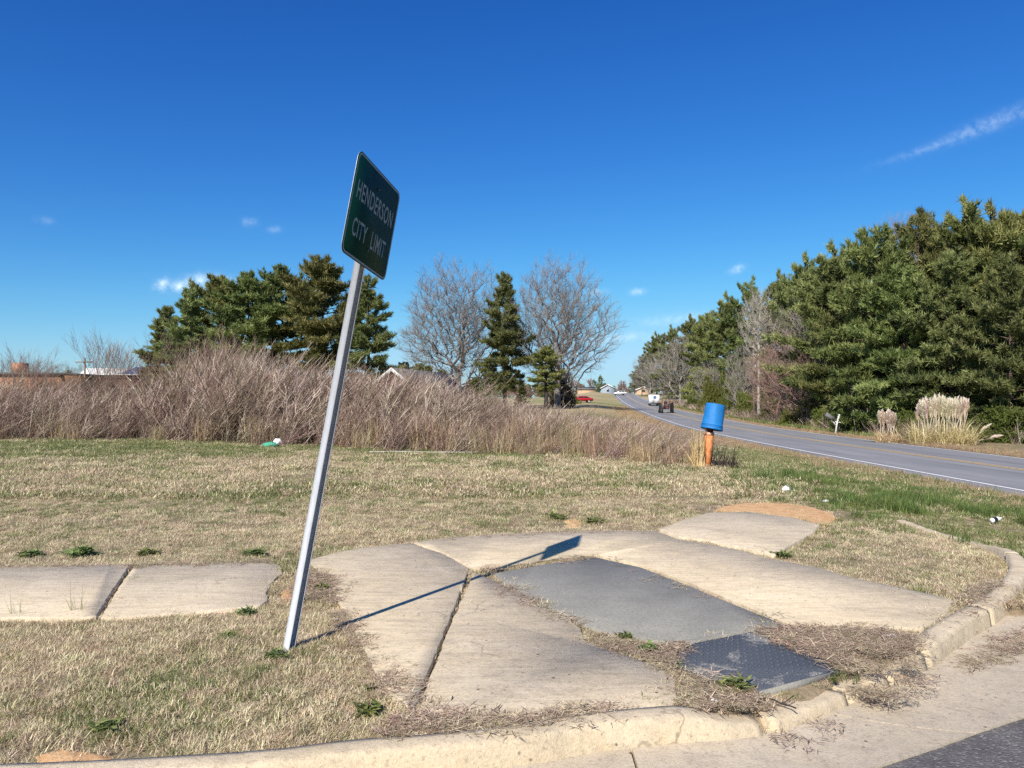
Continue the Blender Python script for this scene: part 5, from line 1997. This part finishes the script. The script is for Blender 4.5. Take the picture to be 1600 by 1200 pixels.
for k in range(4):
    xx = -W / 2 + (k + .5) * W / 4
    m = MB(); m.box((xx, .97, Hb * .5), (1.1, .06, 1.3)); w_ = m.build('window', MATS['trim_white'], o)
    m = MB(); m.box((xx, .93, Hb * .5), (.95, .03, 1.15)); m.build('pane', MATS['glass_dark'], w_)


def utility_pole(X, Y, H, label, arm=True, box=False):
    z0 = float(terrain(X, Y)); o = empty('utility_pole', (X, Y, z0)); tag(o, label, 'pole')
    m = MB(); m.tube([(0, 0, -.4), (0, 0, H)], [.15, .1], 8); m.build('shaft', MATS['wood_pole'], o)
    if arm:
        m = MB(); m.box((0, -.14, H - .5), (2.0, .1, .12)); m.build('crossarm', MATS['wood_pole'], o)
        for k in (-.85, 0, .85):
            m = MB(); m.lathe([(.03, 0), (.05, .05), (.03, .1), (.05, .13), (.02, .18)], 8, c=(k, -.14, H - .44)); m.build('insulator', MATS['trim_white'], o)
    if box:
        m = MB(); m.lathe([(.2, 0), (.22, .03), (.22, .75), (.18, .8)], 12, c=(.1, -.34, H * .62)); m.build('transformer', MATS['aluminium'], o)
    return X, Y, z0 + H


utility_pole(at(132, 90), 90, zh(560, 90), 'thin utility pole before the white fascia building')
pA = utility_pole(at(1178, 90), 90, zh(538, 90) + .7, 'utility pole with transformer beside the tall pale trunk', True, True)
pB = utility_pole(at(1003, 262), 262, 9.0, 'far utility pole at the end of the roadside wood')
for k, off_ in enumerate((-.85, 0, .85)):
    a = np.array([pA[0] + off_, pA[1] - .14, pA[2] - .25]); b = np.array([pB[0] + off_, pB[1] - .14, pB[2] - .25])
    tt = np.linspace(0, 1, 24)[:, None]
    pts = a + (b - a) * tt; pts[:, 2] -= 4 * 2.0 * (tt * (1 - tt))[:, 0]
    m = MB(); m.tube(pts, .011, 4, cap=False); o = m.build('power_line', MATS['aluminium'])
    tag(o, ['nearest thin power line along the roadside wood', 'middle thin power line along the roadside wood', 'farthest thin power line along the roadside wood'][k], 'wire', 'power lines by the wood')

# far houses and small sheds
for (px, py0, Y, W, Hh, wall, roof, lab) in [(948, 609, 330, 5.5, 3.6, 'blue_wall', 'roof_grey', 'far small pale blue house on the horizon left of the road'),
                                              (915, 613, 330, 11, 2.4, 'brick_pale', 'roof_grey', 'far low white house on the horizon above the red car'),
                                              (1003, 618, 285, 5, 2.6, 'brick_pale', 'roof_grey', 'far small peach house at the road end under the wood')]:
    gable_house('far_house', at(px, Y), Y, W, 7, Hh * .62, Hh, R(90 if W > 6 else 0), wall, roof, lab, [(0, 1.2, 1.0, 1.0)])
Y = 152; X = at(880, Y); z0 = float(terrain(X, Y))
o = empty('brick_wall', (X, Y, z0)); tag(o, 'low pale brick wall beside the small round shrub', 'wall')
m = MB(); m.box((0, 0, .45), (2.3, .3, 1.1)); m.build('brickwork', MATS['brick_pale'], o)
m = MB(); m.box((0, 0, 1.05), (2.5, .4, .1)); m.build('coping', MATS['trim_white'], o)


# ------------------------------------------------------------------ vehicles
def car(X, Y, rz, body, label, L=4.5, Wd=1.75, H=1.42):
    z0 = float(terrain(X, Y))
    if road_x(Y) - .4 < X < road_x(Y) + ROADW + .4: z0 = float(road_z(Y)) + .03
    o = empty('car', (X, Y, z0), rz); tag(o, label, 'car')
    pr = [(-.5, .30), (-.5, .55), (-.485, .62), (-.38, .66), (-.27, .68), (-.27, .68), (.36, .70), (.485, .66), (.5, .58), (.5, .32), (.40, .24), (-.42, .24)]
    pr = [(a * L, b * H / 1.0 * 1.0) for a, b in pr]
    m = MB(); n = len(pr)
    V = []
    for yy, k in ((-Wd / 2, 1), (Wd / 2, 1)):
        V += [(a, yy, b) for a, b in pr]
    m.add(V, [tuple(range(n)), tuple(range(n, 2 * n))[::-1]] + [(i, n + i, n + (i + 1) % n, (i + 1) % n) for i in range(n)])
    m.build('body', MATS[body], o)
    cab = [(-.29 * L, .66 * H), (-.13 * L, .97 * H), (.02 * L, H), (.20 * L, .97 * H), (.40 * L, .68 * H)]
    m = MB(); n = len(cab); wi = Wd * .41
    V = [(a, -wi if b > .8 * H else -Wd * .48, b) for a, b in cab] + [(a, wi if b > .8 * H else Wd * .48, b) for a, b in cab]
    m.add(V, [tuple(range(n)), tuple(range(n, 2 * n))[::-1]] + [(i, n + i, n + (i + 1) % n, (i + 1) % n) for i in range(n)])
    m.build('cabin', MATS[body], o)
    for sg in (-1, 1):
        for (a0, a1, b0, b1) in [(-.22, .05, -.125, .05), (.075, .30, .075, .19)]:
            m = MB()
            zl, zt = .70 * H, .94 * H
            yl, yt = sg * (Wd * .472 + .012), sg * (wi + .022)
            m.add([(a0 * L, yl, zl), (a1 * L, yl, zl), (b1 * L, yt, zt), (b0 * L, yt, zt)], [(0, 1, 2, 3)])
            m.build('side_window', MATS['glass_dark'], o)
        for wx in (-.31, .30):
            m = MB()
            an = np.linspace(0, 2 * math.pi, 17)[:-1]
            V = [(wx * L + .31 * math.cos(a), sg * (Wd / 2 - .18 + .2 * k), .31 + .31 * math.sin(a)) for k in (0, 1) for a in an]
            m.add(V, [tuple(range(16)), tuple(range(16, 32))] + [(i, (i + 1) % 16, 16 + (i + 1) % 16, 16 + i) for i in range(16)])
            w_ = m.build('wheel', MATS['rubber'], o)
            m = MB(); V = [(wx * L + .19 * math.cos(a), sg * (Wd / 2 + .026), .31 + .19 * math.sin(a)) for a in an]
            m.add(V, [tuple(range(16))]); m.build('rim', MATS['aluminium'], w_)
    for (x_, mt, nm) in ((-.503, 'trim_white', 'headlight'), (.503, 'machine_red', 'tail_light')):
        for sg in (-1, 1):
            m = MB(); m.box((x_ * L, sg * Wd * .36, .54 * H), (.03, .34, .12)); m.build(nm, MATS[mt], o)
    return o


car(at(909, 160), 160, R(6), 'car_red', 'small red car parked in the field left of the road')
car(at(969, 262), 262, R(12), 'car_white', 'far white car at the crest of the road', 4.4, 1.8, 1.5)
# white box truck, seen from behind
Y = 158; X = float(road_x(Y)) + 4.9
tr = empty('box_truck', (X, Y, float(road_z(Y)) + .03), R(-6.5)); tag(tr, 'white box truck driving away on the road', 'truck')
m = MB(); m.box((0, 1.6, 1.42), (2.1, 3.6, 1.75)); m.build('box', MATS['car_white'], tr)
m = MB(); m.box((0, 4.2, 1.05), (1.9, 1.7, 1.4)); m.build('cab', MATS['car_white'], tr)
m = MB(); m.box((0, 2.0, .45), (1.0, 5.6, .16)); m.build('chassis', MATS['dark_metal'], tr)
m = MB(); m.box((0, -.26, .42), (2.0, .12, .16)); m.build('bumper', MATS['dark_metal'], tr)
for sx in (-1, 1):
    m = MB(); m.box((sx * .52, -.225, 1.42), (1.0, .04, 1.6)); d_ = m.build('rear_door', MATS['car_white'], tr)
    m = MB(); m.box((sx * .12, -.26, 1.2), (.05, .03, .4)); m.build('handle', MATS['aluminium'], d_)
    for wy in (.7, 4.2):
        m = MB(); an = np.linspace(0, 2 * math.pi, 17)[:-1]
        V = [(sx * (.95 - .26 * k), wy + .4 * math.cos(a), .4 + .4 * math.sin(a)) for k in (0, 1) for a in an]
        m.add(V, [tuple(range(16)), tuple(range(16, 32))] + [(i, (i + 1) % 16, 16 + (i + 1) % 16, 16 + i) for i in range(16)])
        m.build('wheel', MATS['rubber'], tr)
m = MB(); m.lathe([(.001, 0), (.36, 0)], 16, caps=False)
me = m.mesh('emblem')
em = obj('emblem', me, MATS['roof_blue'], tr); em.location = (.12, -.25, 1.75); em.rotation_euler = (math.pi / 2, 0, 0)
# tractor
Y = 112; X = at(1041, Y)
X = max(X, float(road_x(Y)) + 1.7)
tc = empty('tractor', (X, Y, float(road_z(Y)) + .03), R(174)); tag(tc, 'dark red farm tractor coming along the road in front of the white truck', 'tractor')
m = MB(); m.box((0, .9, 1.05), (.62, 1.6, .62)); m.box((0, .9, .72), (.45, 1.8, .25)); m.build('hood', MATS['machine_red'], tc)
m = MB(); m.box((0, 1.73, 1.02), (.56, .05, .55)); m.build('grille', MATS['dark_metal'], tc)
m = MB(); m.box((0, -.5, .8), (.8, 1.2, .5)); m.build('chassis', MATS['dark_metal'], tc)
m = MB(); m.box((0, -.75, 1.2), (.5, .45, .12)); m.box((0, -.98, 1.45), (.5, .08, .45)); m.build('seat', MATS['rubber'], tc)
m = MB()
for sx in (-.5, .5):
    m.tube([(sx, -.95, .9), (sx, -.95, 2.2)], .04, 5)
m.tube([(-.5, -.95, 2.2), (.5, -.95, 2.2)], .04, 5); m.build('roll_bar', MATS['dark_metal'], tc)
m = MB(); m.tube([(.18, 1.2, 1.3), (.18, 1.2, 2.0)], .04, 6); m.build('exhaust', MATS['dark_metal'], tc)
for sx in (-1, 1):
    for wy, rr, ww, ox in ((-.6, .72, .42, .86), (1.35, .42, .26, .72)):
        m = MB(); an = np.linspace(0, 2 * math.pi, 21)[:-1]
        V = [(sx * (ox - ww / 2 + ww * k), wy + rr * math.cos(a), rr + rr * math.sin(a)) for k in (0, 1) for a in an]
        m.add(V, [tuple(range(20)), tuple(range(20, 40))] + [(i, (i + 1) % 20, 20 + (i + 1) % 20, 20 + i) for i in range(20)])
        w_ = m.build('wheel', MATS['rubber'], tc)
        m = MB(); V = [(sx * (ox + ww / 2 + .01), wy + rr * .5 * math.cos(a), rr + rr * .5 * math.sin(a)) for a in an]
        m.add(V, [tuple(range(20))]); m.build('rim', MATS['trim_white'], w_)
    m = MB(); m.box((sx * .86, -.6, 1.50), (.5, 1.0, .05)); m.build('fender', MATS['machine_red'], tc)

# ------------------------------------------------------------------ leafy weeds
def weed_mesh(seed, n, Rr, Hh):
    """a rosette of small ragged leaves on short stalks"""
    r = np.random.default_rng(seed)
    m = MB()
    for i in range(n):
        az = r.uniform(0, 6.283); L = Rr * r.uniform(.25, .55); w_ = L * r.uniform(.12, .24)
        p0 = Rr * .62 * math.sqrt(r.uniform()); a0 = r.uniform(0, 6.283)
        b = np.array([p0 * math.cos(a0), p0 * math.sin(a0), Hh * r.uniform(0, .55) * (1 - p0 / Rr)])
        c, s = math.cos(az), math.sin(az)
        rise = r.uniform(.2, 1.15) * L; K = 4; V = []
        for k in range(K):
            t = k / (K - 1)
            rr = L * t; zz_ = b[2] + rise * t - .45 * L * t * t
            ww = w_ * math.sin(math.pi * min(.96, .15 + .85 * t)) * r.uniform(.75, 1.25) + .004
            x_, y_ = b[0] + rr * c, b[1] + rr * s
            V += [(x_ - ww * s, y_ + ww * c, max(.0, zz_ + .2 * ww)), (x_, y_, max(-.01, zz_ - .1 * ww)), (x_ + ww * s, y_ - ww * c, max(.0, zz_ + .2 * ww))]
        F = []
        for k in range(K - 1):
            F += [(3 * k, 3 * k + 1, 3 * k + 4, 3 * k + 3), (3 * k + 1, 3 * k + 2, 3 * k + 5, 3 * k + 4)]
        m.add(V, F, float(r.uniform(0, 1)))
    return m.mesh('weed')


WM = [weed_mesh(900 + s, 85, 1.0, .8) for s in range(4)]
WEEDS = [(430, 1030, .115, 'leafy green weed at the foot of the sign post'), (383, 962, .12, 'dark leafy weed at the front edge of the sidewalk, left of the sign post'),
         (357, 997, .07, 'small weed in the grass left of the sign post foot'), (575, 1118, .13, 'dark green weed in the grass near the curb, left of the straw pile'),
         (580, 1080, .08, 'small weed beside the left edge of the ramp'), (1147, 1082, .17, 'bushy green weed at the front corner of the dark tactile mat'),
         (1016, 1020, .12, 'green weed in the gap left of the dark tactile mat'), (975, 1001, .10, 'green weed at the lower edge of the grey slope'),
         (1062, 1046, .08, 'small weed touching the left corner of the dark mat'), (1302, 1067, .05, 'tiny weed in the joint of the low curb'),
         (165, 1145, .13, 'dark weed in the lower left grass'), (45, 870, .20, 'leftmost leafy weed along the back of the sidewalk'),
         (125, 870, .24, 'wide leafy weed along the back of the sidewalk, second from left'), (232, 867, .18, 'leafy weed behind the sidewalk crack'),
         (398, 868, .2, 'leafy weed behind the right end of the sidewalk'), (1222, 872, .16, 'weed at the front corner of the upper small slab'),
         (870, 812, .22, 'dark weed left of the small clay spot'), (930, 818, .25, 'dark weed right of the small clay spot'), (745, 889, .07, 'tiny weed where the slab joints meet by the post shadow'),
         (500, 925, .14, 'weed between sign post and ramp slab')]
for i, (px, py, sz, lab) in enumerate(WEEDS):
    X, Y, Z = gt(px, py)
    o = obj('weed', WM[i % 4], MATS['weed_leaf'], None, (X, Y, Z + .01)); o.scale = (sz * .8, sz * .8, sz * rng.uniform(.45, .85)); o.rotation_euler = (0, 0, rng.uniform(0, 6.28))
    tag(o, lab, 'weed', 'leafy weeds round the pavement')
# grass wisps at the sidewalk front edge
wsp = blades_mesh('grass_wisp', 16, .05, .15, .34, .005, .12, .35, 950, seg=4)
for (px, py, s_, lab) in [(120, 962, .9, 'tall thin green grass wisp before the sidewalk crack'), (25, 966, .75, 'tall thin grass wisp at the left end of the sidewalk front')]:
    X, Y, Z = gt(px, py)
    o = obj('grass_wisp', wsp, MATS['grass_green'], None, (X, Y, Z)); o.scale = (s_,) * 3
    tag(o, lab, 'grass')
# twig pieces
def twig(px, py, L, rz, lab, mat='bark_grey', rad=.004, dz=.015, curve=.08):
    X, Y, Z = gt(px, py)
    m = MB(); n_ = 6
    pts = [((t - .5) * L, curve * math.sin(t * 3) + .01 * math.sin(t * 9), .01 * math.sin(t * 7)) for t in np.linspace(0, 1, n_)]
    m.tube(pts, rad, 5)
    p1 = np.array(pts[3]); m.tube([p1, p1 + np.array([L * .2, .06, .03])], rad * .7, 4)
    o = m.build('twig', MATS[mat], None, loc=(X, Y, Z + dz)); o.rotation_euler = (0, 0, rz)
    tag(o, lab, 'twig')


twig(705, 1120, .22, .5, 'dark bent twig sticking up at the front edge of the ramp', 'bark_dark')
twig(790, 1148, .30, -.1, 'thin dark twig lying on the curb top', 'bark_dark', .003)
twig(1210, 1118, .20, -.6, 'dark twig in the gutter below the low curb', 'bark_dark', .004)
twig(660, 710, 3.0, -.05, 'long pale stick lying at the foot of the brush', 'bark_pale', .02, .06, .1)

# ------------------------------------------------------------------ litter
def crumple(name, px, py, sx, sy, sz, mat, lab, cat, seed, dz=.02):
    r = np.random.default_rng(seed)
    X, Y, Z = gt(px, py)
    n1, n2 = 9, 14
    V = []
    for i in range(n1):
        th = math.pi * i / (n1 - 1)
        for j in range(n2):
            ph = 2 * math.pi * j / n2
            k = 1 + r.normal(0, .22)
            V.append((sx * math.sin(th) * math.cos(ph) * k, sy * math.sin(th) * math.sin(ph) * k, sz * (math.cos(th) * k + .8)))
    F = [(i * n2 + j, i * n2 + (j + 1) % n2, (i + 1) * n2 + (j + 1) % n2, (i + 1) * n2 + j) for i in range(n1 - 1) for j in range(n2)]
    m = MB(); m.add(V, F)
    o = m.build(name, MATS[mat], None, loc=(X, Y, Z + dz)); tag(o, lab, cat)
    return o


crumple('plastic_bag', 434, 697, .14, .12, .12, 'litter_white', 'white crumpled plastic litter at the foot of the brush', 'litter', 1)
crumple('plastic_bag', 422, 700, .22, .12, .09, 'litter_green', 'green crumpled plastic litter at the foot of the brush', 'litter', 2)
crumple('paper_scrap', 655, 694, .16, .08, .16, 'litter_tan', 'tan cardboard scrap caught in the brush', 'litter', 3, .1)
crumple('trash_bag', 713, 706, .16, .12, .13, 'litter_black', 'small black trash bag at the foot of the brush', 'litter', 4)
crumple('plastic_cup', 1228, 771, .07, .06, .05, 'litter_white', 'white crushed cup in the grass behind the small slab', 'litter', 5)
crumple('paper_scrap', 1291, 787, .05, .05, .02, 'litter_white', 'white paper scrap beside the clay patch', 'litter', 6)
crumple('paper_scrap', 1392, 1003, .05, .03, .012, 'litter_white', 'pale flat scrap lying on the straw debris', 'litter', 7)
crumple('stone', 1415, 1040, .05, .04, .035, 'curb_concrete', 'pale broken curb lump at the straw debris', 'stone', 8, -.06)
crumple('paper_scrap', 1183, 1100, .014, .014, .008, 'litter_white', 'tiny white scrap by the bushy weed', 'litter', 9)
crumple('paper_scrap', 1116, 1105, .016, .012, .01, 'litter_white', 'tiny white scrap on the curb edge straw', 'litter', 10)
X, Y, Z = gt(1549, 820)
bt = empty('plastic_bottle', (X, Y, Z + .06), R(20)); tag(bt, 'clear and dark plastic bottle lying in the verge grass', 'bottle')
m = MB(); m.lathe([(.033, 0), (.036, .01), (.036, .14), (.014, .19), (.014, .21)], 14); b_ = m.build('bottle_body', MATS['litter_white'], bt, True); b_.rotation_euler = (0, R(82), 0)
m = MB(); m.lathe([(.0375, .03), (.0375, .10)], 14, caps=False); l_ = m.build('wrapper', MATS['litter_black'], bt, True); l_.rotation_euler = (0, R(82), 0)
